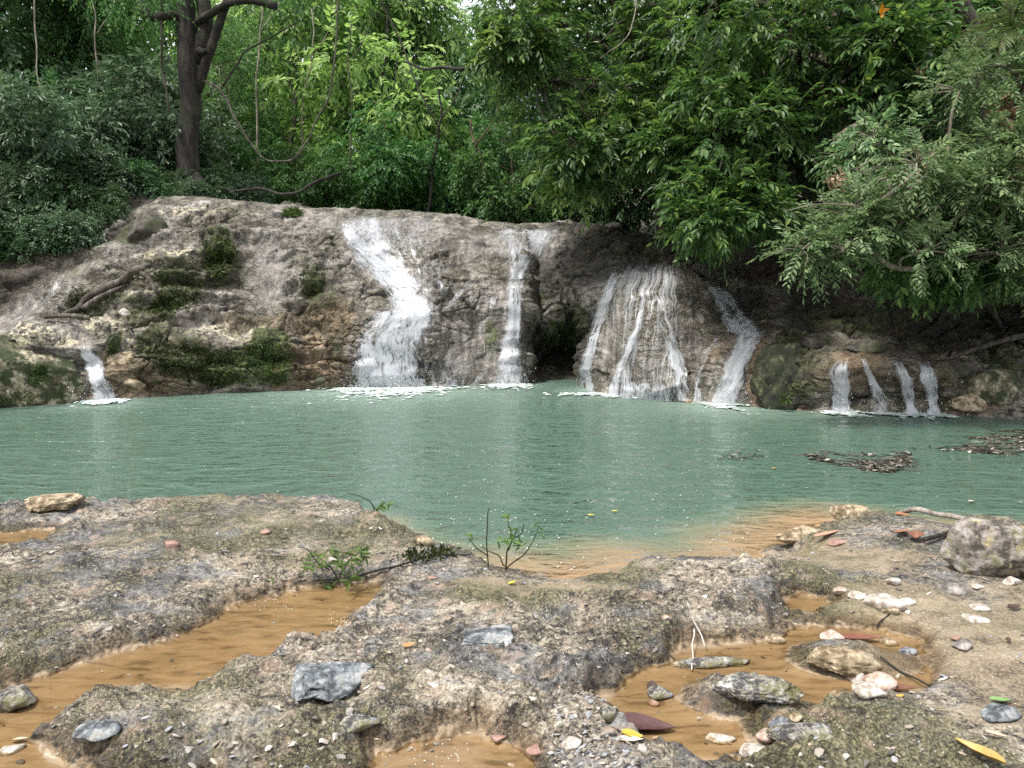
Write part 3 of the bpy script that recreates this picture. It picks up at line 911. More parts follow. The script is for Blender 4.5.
def water_material():
    g = G('murky_green_water')
    v = g.co.outputs['Object']
    w1 = g.noise(g.map(v, (1, 2.2, 1)), 1.5, 3, .5, .8)
    w2 = g.noise(g.map(v, (1, 2.2, 1)), 4.6, 3, .5, .5)
    w3 = g.noise(g.map(v, (1, 1.6, 1)), 13, 2, .5)
    ch = g.attr('chop')
    h = g.math('ADD', g.math('MULTIPLY', w1, 1.0), g.math('ADD', g.math('MULTIPLY', w2, .42), g.math('MULTIPLY', w3, .10)))
    nb = g.bump(g.math('MULTIPLY', h, g.math('MULTIPLY_ADD', ch, 2.0, .62)), 1.0, .17)
    d = g.attr('depth')
    patch = g.noise(v, .35, 3)
    teal = g.mix(patch, (0.054, 0.096, 0.073), (0.074, 0.124, 0.095))
    milky = g.mix(g.math('POWER', ch, 1.5), teal, (0.34, 0.42, 0.38))
    # silt stirred up over the shallows hides the bottom within a hand's depth
    dn = g.math('MULTIPLY_ADD', g.noise(v, 2.2, 4), .12, g.math('ADD', d, -.06))
    shallow = g.ramp(dn, [(0.0, (.30, .195, .11)), (.07, (.235, .17, .10)), (.16, (.15, .155, .10)), (.30, (.09, .145, .105))])
    tinted = g.mix(g.ramp(dn, [(.2, 0), (.36, 1)]), shallow, milky)
    body = g.n('MixShader', 0, {0: g.ramp(d, [(0, .25), (.035, 1)]), 1: g.n('BsdfTransparent', 0, {'Color': (0.9, 0.84, 0.74, 1)}), 2: g.n('BsdfDiffuse', 0, {'Color': tinted})})
    fr = g.n('Fresnel', 0, {'IOR': 1.33, 'Normal': nb})
    gl = g.n('BsdfGlossy', 0, {'Color': (1, 1, 1, 1), 'Roughness': 0.07, 'Normal': nb})
    return g.done(g.n('MixShader', 0, {0: fr, 1: body, 2: gl}))


water_me = mesh_from('water', np.column_stack([wx, wy, wz]), grid_faces(*WX.shape), water_material(), True, dict(depth=depth, chop=chop))
tag(link('water', water_me), kind='structure')

g = G('puddle_water')
v = g.co.outputs['Object']
nb = g.bump(g.noise(g.map(v, (1, 2, 1)), 6, 2), .2, .02)
fr = g.n('Fresnel', 0, {'IOR': 1.33, 'Normal': nb})
PUDMAT = g.done(g.n('MixShader', 0, {0: fr, 1: g.n('BsdfTransparent', 0, {'Color': (0.94, 0.88, 0.78, 1)}), 2: g.n('BsdfGlossy', 0, {'Roughness': .05, 'Normal': nb})}))
for p in PUDW:
    c_ = p.mean(0)
    bm = bmesh.new()
    q_ = c_ + (p - c_) * 1.03
    bm.faces.new([bm.verts.new((a, b, PUD_Z)) for a, b in q_])
    bmesh.ops.triangulate(bm, faces=bm.faces)
    bm.normal_update()
    if sum(f.normal.z for f in bm.faces) < 0:
        bmesh.ops.reverse_faces(bm, faces=bm.faces)
    me = bpy.data.meshes.new('puddle_water')
    bm.to_mesh(me)
    bm.free()
    me.materials.append(PUDMAT)
    tag(link('puddle_water', me), kind='structure')

# ================================================================== FOLIAGE
def unit(a):
    return a / (np.linalg.norm(a, axis=-1, keepdims=True) + 1e-9)


def rand_unit(n):
    return unit(RNG.normal(size=(n, 3)))


def leaf_arrays(P, D, N, L, W, fold=0.12, droop=0.12):
    """pointed leaves folded along the midrib: 6 vertices, 2 quads each"""
    D = unit(D)
    S_ = unit(np.cross(D, N))
    N = np.cross(S_, D)
    L, W = L[:, None], W[:, None]
    b = P
    r1 = P + D * L * .34 + S_ * W * .5 + N * W * fold
    r2 = P + D * L * .72 + S_ * W * .36 + N * (W * fold - L * droop * .4)
    t = P + D * L - N * L * droop
    l2 = P + D * L * .72 - S_ * W * .36 + N * (W * fold - L * droop * .4)
    l1 = P + D * L * .34 - S_ * W * .5 + N * W * fold
    V = np.stack([b, r1, r2, t, l2, l1], 1).reshape(-1, 3)
    i = np.arange(len(P))[:, None] * 6
    Fq = np.concatenate([i + np.array([[0, 1, 2, 3]]), i + np.array([[0, 3, 4, 5]])])
    return V, Fq


def sprays(O, D, n_leaf, slen, llen, lwid, droop=.35, spread=.9, planar=.75, jit=.25, two=True, lift=.2):
    """leafy twigs: O origins, D directions; leaves on both sides of each twig"""
    n = len(O)
    D = unit(D)
    t = (np.arange(n_leaf) + .6) / n_leaf
    up = np.array([0, 0, 1.0])
    side = unit(np.cross(D, up + 0.35 * RNG.normal(size=(n, 3))))
    nrm = unit(np.cross(side, D))
    nrm *= np.sign(nrm[:, 2:3] + 1e-6)
    sl = slen * RNG.uniform(.65, 1.25, n)
    dr = droop * RNG.uniform(.4, 1.4, n)
    C = O[:, None] + D[:, None] * (sl[:, None] * t)[..., None]
    C[..., 2] -= (dr * sl)[:, None] * t ** 2
    s = np.where(np.arange(n_leaf) % 2 == 0, 1.0, -1.0)
    tw = D[:, None] + np.array([0, 0, -1.0]) * (2 * dr[:, None] * t)[..., None]
    ang = spread * (1 - 0.45 * t)
    LD = unit(tw) * np.cos(ang)[None, :, None] + side[:, None] * (s * np.sin(ang))[None, :, None]
    LD = LD + jit * RNG.normal(size=LD.shape) + np.array([0, 0, -lift])
    LN = nrm[:, None] * planar + RNG.normal(size=LD.shape) * (1 - planar) * .8 + np.array([0, 0, .35])
    size = (RNG.uniform(.7, 1.2, (n, n_leaf)) * (0.75 + .35 * np.sin(t * math.pi)))
    return leaf_arrays(C.reshape(-1, 3), LD.reshape(-1, 3), LN.reshape(-1, 3), (llen * size).ravel(), (lwid * size).ravel())


def join(lst):
    V, Fq, n = [], [], 0
    for v, f in lst:
        V.append(v)
        Fq.append(f + n)
        n += len(v)
    return np.concatenate(V), np.concatenate(Fq)


def clump_sprays(C, R, per, outward=.9, hang=.2, squash=.8, thin=None):
    """spray origins and directions in and on clumps (C centres, R radii)"""
    n = len(C) * per
    ci = np.repeat(np.arange(len(C)), per)
    d = rand_unit(n)
    d[:, 2] = d[:, 2] * .8 + .12
    rr = RNG.uniform(0.25, 1, n) ** .5
    O = C[ci] + d * (R[ci] * rr)[:, None] * np.array([1, 1, squash])
    D = d * outward + .45 * rand_unit(n) + np.array([0, 0, -hang])
    return O, D


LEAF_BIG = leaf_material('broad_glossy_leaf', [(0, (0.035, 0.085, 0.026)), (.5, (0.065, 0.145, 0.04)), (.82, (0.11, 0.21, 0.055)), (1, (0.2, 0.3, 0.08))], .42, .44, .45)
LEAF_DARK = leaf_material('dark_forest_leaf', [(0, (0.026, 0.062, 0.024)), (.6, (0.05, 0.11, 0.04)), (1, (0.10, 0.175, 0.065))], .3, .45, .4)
LEAF_LEFT = leaf_material('bluish_green_shrub_leaf', [(0, (0.04, 0.075, 0.038)), (.6, (0.075, 0.13, 0.065)), (1, (0.16, 0.225, 0.12))], .3, .42, .5)
LEAF_BRIGHT = leaf_material('sunlit_pale_leaf', [(0, (0.14, 0.25, 0.07)), (.6, (0.27, 0.42, 0.13)), (1, (0.42, 0.54, 0.22))], .5, .45, .35)  # yellow-green leaf, made paler to carry the gap's sunlight in its colour
LEAF_MID = leaf_material('mid_green_leaf', [(0, (0.045, 0.10, 0.032)), (.6, (0.09, 0.185, 0.058)), (1, (0.19, 0.29, 0.10))], .4, .45, .35)
LEAF_PIN = leaf_material('feathery_grey_green_leaf', [(0, (0.075, 0.135, 0.06)), (.6, (0.15, 0.25, 0.105)), (1, (0.29, 0.38, 0.175))], .35, .45, .4)
LEAF_FERN = leaf_material('yellow_green_frond', [(0, (0.07, 0.12, 0.035)), (1, (0.18, 0.23, 0.09))], .4, .45, .4)
LEAF_YEL = leaf_material('young_pale_leaf', [(0, (0.10, 0.19, 0.04)), (1, (0.26, 0.33, 0.10))], .4, .4, .4)
LEAF_DRY = leaf_material('withered_brown_leaf', [(0, (0.12, 0.08, 0.05)), (.6, (0.25, 0.18, 0.12)), (1, (0.42, 0.30, 0.22))], .25, .7, .2)
BARK = bark_material('grey_brown_bark', (0.03, 0.025, 0.02), (0.085, 0.07, 0.058), (0.2, 0.175, 0.15))
BARK_PALE = bark_material('pale_twig_bark', (0.12, 0.1, 0.075), (0.25, 0.21, 0.17), (0.42, 0.37, 0.31))
BARK_DARK = bark_material('dark_wet_bark', (0.010, 0.009, 0.007), (0.024, 0.020, 0.016), (0.062, 0.053, 0.043))
BARK_RED = bark_material('reddish_bark', (0.035, 0.02, 0.014), (0.10, 0.06, 0.042), (0.2, 0.13, 0.09))


def in_poly(poly, n):
    poly = np.array(poly, float)
    lo, hi = poly.min(0), poly.max(0)
    out = np.zeros((0, 2))
    while len(out) < n:
        q = RNG.uniform(lo, hi, (n * 3, 2))
        out = np.vstack([out, q[poly_sd(q[:, 0], q[:, 1], poly) > 0]])
    return out[:n]


def crown_thing(name, label, cat, group, base, trunk, limbs, clumps, per, leafkw, leaf_mat, bark, hang=.2, outward=.9, extra=None, squash=.8, twigs=.25, wob=.05, part='crown', stem='trunk', lump=.12):
    """a tree or bush: an empty at its foot, a trunk mesh with limbs to the clumps, a crown mesh of leafy sprays"""
    base = np.asarray(base, float)
    C, R = clumps
    root = empty(name, base)
    tag(root, label, cat, group)
    T = Tubes(9)
    if trunk is not None:
        for k, (pts, r0, r1) in enumerate(trunk):
            T.add(np.asarray(pts, float) - base, r0, r1, wob=wob * 1.0, seed=k + 3, lump=lump)
        allp = np.concatenate([np.asarray(t_[0], float) for t_ in trunk])
    else:
        allp = base[None]
    if limbs:
        dense = []
        for pts, _, _ in (trunk or []):
            pts = np.asarray(pts, float)
            for a_, b_ in zip(pts[:-1], pts[1:]):
                dense.append(a_ + (b_ - a_) * np.linspace(0, 1, 6)[:, None])
        dense = np.concatenate(dense) if dense else base[None]
        for k, c in enumerate(C):
            dd = np.linalg.norm(dense - c + np.array([0, 0, .6]) * 0, axis=1) + 1.2 * np.maximum(dense[:, 2] - c[2] + .2, 0)
            s_ = dense[dd.argmin()]
            m = (s_ + c) / 2 + RNG.normal(size=3) * np.linalg.norm(c - s_) * .12 + np.array([0, 0, .1 * np.linalg.norm(c - s_)])
            T.add(np.array([s_, m, c]) - base, limbs * RNG.uniform(.8, 1.3), limbs * .3, sides=5, sub=3)
    O, D = clump_sprays(C, R, per, outward, hang, squash)
    if twigs:
        ci = np.repeat(np.arange(len(C)), per)
        pick = np.flatnonzero(RNG.random(len(O)) < twigs)
        for k in pick:
            T.add(np.array([C[ci[k]] * .7 + O[k] * .3, O[k], O[k] + unit(D[k]) * leafkw['slen'] * .8 - np.array([0, 0, leafkw['droop'] * leafkw['slen'] * .5])]) - base, .008, .003, sides=3, sub=1)
    if T.n:
        link(stem, T.mesh(stem, bark), root)
    V, Fq = join([sprays(O - base, D, **leafkw)] + (extra or []))
    link(part, mesh_from(part, V, Fq, leaf_mat, False), root)
    return root


def ws(px, py, Y):
    return at(px, py, Y)


# ---------------------------------------------------------------- slope thicket on the left: shrubs, three forms copied
def shrub_proto(name, label, cat, group, leaf_mat, nclump, r, per, leafkw, bark=BARK_DARK, h=1.5, hang=.15):
    C = np.column_stack([RNG.normal(size=(nclump, 2)) * r * .55, RNG.uniform(.15, 1, nclump) * h])
    C[:, :2] *= (1.1 - .45 * (C[:, 2:3] / h))
    R = RNG.uniform(.35, .6, nclump) * r * .75
    trunk = [([(0, 0, -.3), (RNG.normal() * .1, RNG.normal() * .1, h * .35), (RNG.normal() * .3, RNG.normal() * .3, h * .8)], .035, .015),
             ([(0.05, 0, -.3), (.25, .1, h * .3), (.45, -.1, h * .7)], .025, .01)]
    return crown_thing(name, label, cat, group, (0, 0, 0), trunk, .014, (C, R), per, leafkw, leaf_mat, bark, hang=hang, part='foliage', stem='stems', twigs=.08, lump=0)


def onto(px, py, Y, sink=.1):
    p = at(px, py, Y)
    return np.array([p[0], p[1], drop(p[0], p[1]) - sink])


LK = dict(n_leaf=7, slen=.42, llen=.13, lwid=.06, droop=.3)
sh_a = [shrub_proto('shrub', '', 'shrub', 'shrubs on the slope left of the falls', LEAF_LEFT, 16, 1.35, 62, LK, h=1.5),
        shrub_proto('shrub', '', 'shrub', 'shrubs on the slope left of the falls', LEAF_LEFT, 16, 1.3, 58, dict(LK, llen=.16, lwid=.055), h=2.1),
        shrub_proto('shrub', '', 'shrub', 'shrubs on the slope left of the falls', LEAF_DARK, 14, 1.25, 62, dict(LK, llen=.11, lwid=.055), h=1.3)]
LEFT_SHRUBS = [  # px, Y, proto, scale, label
    (-60, 17.2, 0, .9, 'bluish green shrub cut off by the left edge, lowest on the slope'), (5, 17.2, 1, .75, 'dark green shrub at the left edge just above the brown slab'),
    (40, 17.7, 0, .8, 'leafy shrub above the top end of the brown wet slab'), (72, 18.2, 2, .8, 'low fine-leaved shrub left of the dark boulder on the crest'),
    (100, 18.8, 0, .75, 'bluish shrub right above the dark boulder on the crest'), (134, 19.0, 2, .55, 'fine-leaved shrub at the left foot of the big tree'),
    (-20, 18.6, 1, 1.1, 'tall shrub at the left edge, second row up the slope'),
    (50, 19.4, 1, 1.0, 'tall shrub midway between the left edge and the big tree'), (100, 20.4, 0, 1.1, 'broad shrub behind the fine-leaved one left of the big tree'),
    (140, 20.8, 1, 1.0, 'upright shrub just behind and left of the big trunk'), (10, 20.5, 0, 1.35, 'wide bluish shrub high on the slope at the left edge'),
    (70, 21.6, 2, 1.45, 'wide fine-leaved shrub high on the slope under the slender trees'), (-60, 20, 2, 1.3, 'fine-leaved shrub leaning in from beyond the left edge'),
    (4, 16.6, 2, .5, 'small fine-leaved shrub at the left edge above the brown slab'),
    (52, 17.0, 2, .5, 'little fine-leaved shrub above the middle of the brown slab'), (84, 17.0, 0, .5, 'little bluish shrub at the upper end of the brown slab'), (112, 17.9, 2, .5, 'little fine-leaved shrub behind the upright grey stone'),
    (172, 19.9, 2, .42, 'low fine-leaved shrub hiding the left root of the old trunk'), (200, 19.8, 0, .36, 'low bluish shrub hiding the right root of the old trunk'),
    (218, 20.6, 2, .62, 'small dark shrub at the right foot of the big tree'), (246, 21.0, 0, .6, 'low shrub on the crest right of the big tree'),
    (176, 21.5, 0, .9, 'shrub hidden mostly behind the big trunk'), (120, 23, 0, 1.6, 'large shrub on the upper slope behind the big tree')]
used = set()
for px, Y, k, s, lab in LEFT_SHRUBS:
    loc = onto(px, 200, Y)
    rz = RNG.uniform(0, 6.28)
    if k not in used:
        used.add(k)
        r_ = sh_a[k]
        r_.location, r_.rotation_euler, r_.scale = loc, (0, 0, rz), (s, s, s)
        r_['label'] = lab
    else:
        copy_thing(sh_a[k], loc, rz, s, lab)

# ---------------------------------------------------------------- the big old tree on the crest
b0 = onto(190, 190, 20.3, .3)
T = Tubes(14)
Yt = 20.3
def tw(px, py, dY=0.0):
    return at(px, py, Yt + dY)
T.add(np.array([b0, tw(188, 170), tw(190, 110), tw(188, 55), tw(186, 10), tw(180, -60), tw(172, -150)]) - b0, [.46, .29, .26, .24, .21, .18, .14], wob=.12, lump=.28, seed=5)
T.add(np.array([tw(192, 60), tw(205, 30, .1), tw(200, -20, .2), tw(206, -90, .2)]) - b0, [.22, .2, .17, .12], wob=.06, lump=.15, seed=6)
T.add(np.array([tw(197, 90), tw(206, 62, -.1), tw(216, 34, -.2), tw(226, 6, -.3), tw(240, -50, -.4)]) - b0, [.13, .12, .11, .10, .07], wob=.05, lump=.12, seed=7)
T.add(np.array([tw(197, 22), tw(212, 13, -.3), tw(230, 3, -.5), tw(250, 0, -.6), tw(276, 6, -.7)]) - b0, [.10, .09, .085, .09, .10], wob=.05, lump=.2, seed=8)
T.add(np.array([tw(184, 18), tw(168, 15, -.3), tw(152, 16, -.4), tw(140, 0, -.4), tw(126, -30, -.4)]) - b0, [.12, .10, .11, .09, .06], wob=.05, lump=.2, seed=9)
T.add(np.array([tw(196, 50), tw(203, 52, -.2), tw(205, 51, -.35)]) - b0, [.1, .08, .06], lump=.2, seed=10)
for a_, b_ in (((184, 175), (172, 200)), ((194, 178), (206, 198)), ((188, 180), (190, 206))):
    T.add(np.array([tw(*a_), tw((a_[0] + b_[0]) / 2, (a_[1] + b_[1]) / 2 - 3, -.25), tw(b_[0], b_[1], -.4)]) - b0, [.22, .16, .06], lump=.2, seed=a_[0])
root = tag(empty('old_tree', b0), 'thick dark old trunk with broken limbs standing on the crest above the rocks', 'tree')
link('trunk', T.mesh('trunk', BARK_DARK), root)
Cc = np.array([tw(px, py, dy) for px, py, dy in [(150, -40, -1), (120, -20, -.6), (240, -40, -1), (270, -20, .4), (200, -70, -1), (180, -120, 0), (90, -30, 0), (140, 2, -.8), (290, -50, 0), (60, -60, -.5)]])
V, Fq = join([sprays(*(lambda o: (o[0] - b0, o[1]))(clump_sprays(Cc, np.full(len(Cc), .95), 70, .7, .35)), n_leaf=8, slen=.5, llen=.12, lwid=.05, droop=.5)])
link('crown', mesh_from('crown', V, Fq, LEAF_MID, False), root)

# crooked bare branches and lianas around it
def limb_thing(name, label, cat, pts, r0, r1, mat, wob=.05, sub=5):
    P_ = np.array([at(*p) for p in pts])
    b_ = P_[0].copy()
    t_ = Tubes(7)
    t_.add(P_ - b_, r0, r1, wob=wob, sub=sub, seed=int(pts[0][0]), lump=.15)
    o = link(name, t_.mesh(name, mat), None, b_)
    return tag(o, label, cat)
limb_thing('liana', 'long liana looping from the old trunk down and up towards the bright gap', 'vine', [(203, 80, 20.2), (222, 92, 20.1), (235, 118, 20), (252, 146, 19.9), (268, 160, 19.9), (292, 160, 20), (306, 142, 20.1), (316, 122, 20.2), (330, 92, 20.3), (336, 40, 20.4), (340, -30, 20.5)], .03, .022, BARK)
limb_thing('fallen_branch', 'low bare branch lying along the crest right of the old tree', 'branch', [(218, 187, 20.0), (240, 191, 20), (262, 189, 20), (282, 195, 19.9), (298, 192, 20), (316, 182, 20.2), (342, 172, 20.5)], .035, .045, BARK_DARK)
limb_thing('liana', 'thin liana rising right of the old trunk past its broken limb', 'vine', [(222, 86, 20.6), (236, 66, 20.7), (247, 50, 20.8), (270, 38, 21), (300, 20, 21.2)], .03, .018, BARK_DARK)
limb_thing('liana', 'thin pale liana hanging before the shrubs left of the old tree', 'vine', [(33, -10, 18.4), (36, 40, 18.3), (39, 80, 18.2), (47, 120, 18.1), (50, 150, 18)], .018, .014, BARK_PALE)
limb_thing('liana', 'straight thin liana hanging beside the old trunk on its left', 'vine', [(160, -20, 20), (161, 30, 19.9), (163, 70, 19.9), (168, 110, 19.8)], .03, .025, BARK)
limb_thing('liana', 'slack thin liana among the trees over the left part of the falls', 'vine', [(370, -20, 24), (395, 30, 24), (420, 90, 23.5), (440, 130, 23.5), (455, 150, 24)], .03, .02, BARK_DARK)

# ---------------------------------------------------------------- slender trees behind the falls: five forms, copied
def slim_proto(label, leaf_mat, h, r, low, nclump, per, leafkw, bark, lean=.1, tr=.09):
    top = np.array([RNG.normal() * lean * h, RNG.normal() * lean * h, h])
    mid = top * .5 + np.array([RNG.normal() * .25, RNG.normal() * .25, 0])
    z = RNG.uniform(low, 1.04, nclump)
    env = np.sin(np.clip((z - low) / (1.05 - low), .12, 1) * math.pi) ** .6
    ang = RNG.uniform(0, 6.28, nclump)
    rad = r * env * RNG.uniform(.2, 1, nclump) ** .6
    C = np.outer(z, top) + np.column_stack([np.cos(ang) * rad, np.sin(ang) * rad, 0 * z])
    R = RNG.uniform(.45, .85, nclump) * r * .42
    trunk = [([(0, 0, -.4), mid * .5, mid, (mid + top) / 2, top], tr, tr * .3), ([mid, mid + np.array([.4, -.2, h * .18]), mid + np.array([.9, -.3, h * .4])], tr * .5, tr * .2)]
    return crown_thing('tree', label, 'tree', 'trees of the forest behind the falls', (0, 0, 0), trunk, tr * .22, (C, R), per, leafkw, leaf_mat, bark, hang=.25, twigs=.04)


KS = dict(n_leaf=8, slen=.7, llen=.2, lwid=.08, droop=.45)
LEAF_LOW = leaf_material('understory_leaf', [(0, (0.03, 0.075, 0.022)), (.6, (0.06, 0.135, 0.038)), (1, (0.12, 0.21, 0.06))], .4, .45, .35)
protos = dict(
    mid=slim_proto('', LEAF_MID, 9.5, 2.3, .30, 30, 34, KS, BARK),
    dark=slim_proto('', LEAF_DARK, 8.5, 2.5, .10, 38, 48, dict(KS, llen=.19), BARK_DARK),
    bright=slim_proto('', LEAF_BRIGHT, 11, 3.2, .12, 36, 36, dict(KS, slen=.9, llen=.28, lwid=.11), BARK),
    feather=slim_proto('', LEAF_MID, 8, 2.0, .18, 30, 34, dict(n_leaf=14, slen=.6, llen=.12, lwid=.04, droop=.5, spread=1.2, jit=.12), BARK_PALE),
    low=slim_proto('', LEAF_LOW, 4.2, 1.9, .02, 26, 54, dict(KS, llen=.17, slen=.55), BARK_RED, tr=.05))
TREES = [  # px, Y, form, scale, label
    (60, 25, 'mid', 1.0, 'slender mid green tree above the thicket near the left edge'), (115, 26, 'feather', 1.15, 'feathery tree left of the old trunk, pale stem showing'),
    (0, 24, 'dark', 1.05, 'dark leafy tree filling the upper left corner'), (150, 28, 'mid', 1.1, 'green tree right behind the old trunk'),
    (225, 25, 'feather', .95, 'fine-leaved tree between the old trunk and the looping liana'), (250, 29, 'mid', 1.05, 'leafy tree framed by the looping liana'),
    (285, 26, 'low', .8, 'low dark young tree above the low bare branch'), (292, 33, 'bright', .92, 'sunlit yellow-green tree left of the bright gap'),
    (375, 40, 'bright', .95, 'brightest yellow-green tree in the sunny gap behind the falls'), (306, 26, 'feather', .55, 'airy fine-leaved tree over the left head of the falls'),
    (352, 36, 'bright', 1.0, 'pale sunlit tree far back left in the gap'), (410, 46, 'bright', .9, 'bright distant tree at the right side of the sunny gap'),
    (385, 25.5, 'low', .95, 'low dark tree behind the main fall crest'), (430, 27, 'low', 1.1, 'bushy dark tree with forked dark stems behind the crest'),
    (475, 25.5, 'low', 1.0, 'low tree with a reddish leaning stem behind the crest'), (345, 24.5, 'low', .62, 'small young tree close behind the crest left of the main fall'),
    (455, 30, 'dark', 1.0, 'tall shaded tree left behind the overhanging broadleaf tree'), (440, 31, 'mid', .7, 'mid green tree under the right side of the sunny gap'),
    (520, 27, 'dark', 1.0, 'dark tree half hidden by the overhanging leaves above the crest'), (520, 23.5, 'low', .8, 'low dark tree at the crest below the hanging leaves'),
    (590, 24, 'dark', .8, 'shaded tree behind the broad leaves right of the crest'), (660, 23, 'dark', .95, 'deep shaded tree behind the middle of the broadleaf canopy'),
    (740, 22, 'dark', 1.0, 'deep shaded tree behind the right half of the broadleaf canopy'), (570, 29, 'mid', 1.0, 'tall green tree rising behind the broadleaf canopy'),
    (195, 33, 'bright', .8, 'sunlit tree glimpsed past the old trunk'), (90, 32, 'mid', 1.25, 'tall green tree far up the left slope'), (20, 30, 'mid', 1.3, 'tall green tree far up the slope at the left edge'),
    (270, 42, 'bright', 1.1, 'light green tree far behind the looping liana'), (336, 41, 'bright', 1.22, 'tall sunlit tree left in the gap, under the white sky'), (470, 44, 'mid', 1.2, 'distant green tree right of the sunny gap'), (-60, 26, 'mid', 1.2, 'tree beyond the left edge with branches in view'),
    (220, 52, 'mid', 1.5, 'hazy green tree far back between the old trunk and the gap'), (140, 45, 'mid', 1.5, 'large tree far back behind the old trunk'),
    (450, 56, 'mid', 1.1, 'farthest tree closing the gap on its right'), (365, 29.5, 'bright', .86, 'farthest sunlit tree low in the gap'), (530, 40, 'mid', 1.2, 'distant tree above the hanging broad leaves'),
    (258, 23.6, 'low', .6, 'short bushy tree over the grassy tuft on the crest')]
used = set()
for px, Y, k, s, lab in TREES:
    loc = onto(px, 150, Y)
    rz = RNG.uniform(0, 6.28)
    s *= 1.3 if Y > 28 else 1.1 if k not in ('low', 'dark') else 1.0
    if k not in used:
        used.add(k)
        r_ = protos[k]
        r_.location, r_.rotation_euler, r_.scale = loc, (0, 0, rz), (s, s, s)
        r_['label'] = lab
    else:
        copy_thing(protos[k], loc, rz, s, lab)

# thin bare stems rising in the forest
for px0, py0, px1, py1, Y, r, mt, lab in [(262, 180, 258, -20, 23, .05, BARK_PALE, 'pale thin stem rising right of the liana loop'), (345, 200, 352, 20, 24.2, .045, BARK, 'thin grey stem over the left head of the falls'),
                                         (425, 214, 440, 90, 24, .09, BARK_DARK, 'dark crooked stem behind the crest between the two falls'), (492, 222, 470, 120, 23, .075, BARK_RED, 'reddish leaning stem behind the crest'),
                                         (238, 180, 222, 60, 24, .04, BARK_PALE, 'slim pale stem close right of the old trunk'), (100, 170, 92, -10, 22.5, .05, BARK_PALE, 'slim pale stem over the left thicket'),
                                         (380, 205, 398, 60, 25, .05, BARK_DARK, 'slim dark stem below the sunny gap'), (300, 190, 312, 10, 26, .05, BARK_PALE, 'pale stem left of the sunny gap')]:
    b_ = onto((px0), 200, Y, .2)
    P_ = np.array([b_, at(px0 + (px1 - px0) * .35 + RNG.uniform(-5, 5), py0 + (py1 - py0) * .4, Y), at(px0 + (px1 - px0) * .75 + RNG.uniform(-4, 4), py0 + (py1 - py0) * .75, Y), at(px1, py1, Y)])
    t_ = Tubes(7)
    r *= .62
    t_.add(P_ - b_, r, r * .55, wob=.15, seed=int(px0), lump=.1)
    t_.add(np.array([P_[2], P_[2] + [.5, 0, .7], P_[2] + [.8, .2, 1.6]]) - b_, r * .5, r * .3, wob=.05, sub=3)
    tag(link('bare_sapling', t_.mesh('bare_sapling', mt), None, b_), lab, 'sapling', 'thin stems in the forest')

# ---------------------------------------------------------------- big broadleaf trees hanging over the falls
KB = dict(n_leaf=10, slen=.52, llen=.175, lwid=.066, droop=.3, spread=.8, jit=.2, lift=.16, planar=.82)


def overhang(name, label, polys, trunk_pts, tr, per, kw, leaf, bark, hang=.35, limb=.03, extra=None, cat='tree', twigs=.12, squash=.8):
    C, R = [], []
    for poly, n, Y0, Y1, r0, r1 in polys:
        p = in_poly(poly, n)
        C.append(at(p[:, 0], p[:, 1], RNG.uniform(Y0, Y1, n)))
        R.append(RNG.uniform(r0, r1, n))
    return crown_thing(name, label, cat, None, trunk_pts[0][0][0], trunk_pts, limb, (np.concatenate(C), np.concatenate(R)), per, kw, leaf, bark, hang=hang, twigs=twigs, extra=extra, squash=squash)


t1 = onto(668, 230, 19.0, .3)
overhang('broadleaf_tree', 'large broad-leaved tree hanging over the crest between the falls', [
    ([(500, 20), (490, -80), (700, -80), (700, 120), (660, 160), (600, 160), (540, 140), (515, 100)], 56, 15.5, 18.5, .45, .8),
    ([(478, 25), (520, -10), (560, 10), (545, 60), (500, 80), (480, 60)], 9, 15, 16, .35, .5),
    ([(545, 105), (620, 95), (640, 140), (600, 170), (545, 150)], 9, 14.6, 15.6, .35, .5),
    ([(550, 160), (590, 155), (590, 185), (560, 185)], 4, 15.0, 15.8, .2, .3),
    ([(650, 130), (690, 150), (712, 195), (690, 200), (668, 170)], 11, 14.2, 15.8, .3, .5)],
    [([t1, at(660, 140, 18.6), at(640, 60, 18), at(610, -20, 17.6), at(590, -120, 17.5)], .26, .12), ([at(655, 110, 18.4), at(600, 90, 17), at(545, 80, 16)], .12, .05), ([at(650, 80, 18.2), at(560, 20, 16.6), at(500, 20, 15.8)], .1, .04)],
    .03, 36, KB, LEAF_BIG, BARK, hang=.12)
t2 = onto(800, 300, 16.2, .3)
overhang('broadleaf_tree', 'large broad-leaved tree on the right bank reaching low over the dark hollow', [
    ([(690, -80), (900, -90), (890, 50), (830, 120), (760, 140), (700, 150)], 56, 13.4, 16.5, .45, .8),
    ([(690, 120), (760, 110), (850, 110), (830, 150), (760, 170), (715, 235), (690, 215)], 20, 13.0, 15.0, .3, .5),
    ([(690, 180), (735, 180), (770, 175), (770, 210), (745, 228), (705, 228)], 13, 12.6, 13.8, .25, .4),
    ([(850, 30), (920, 10), (940, 80), (900, 120), (850, 100)], 12, 12.6, 13.8, .3, .5)],
    [([t2, at(812, 220, 15.6), at(800, 110, 15), at(790, 0, 14.8), at(780, -110, 14.8)], .24, .1), ([at(805, 170, 15.3), at(770, 160, 14.2), at(725, 215, 13.4)], .09, .04), ([at(800, 110, 15), at(860, 60, 14), at(900, 30, 13.4)], .09, .04)],
    .03, 36, KB, LEAF_BIG, BARK, hang=.12)
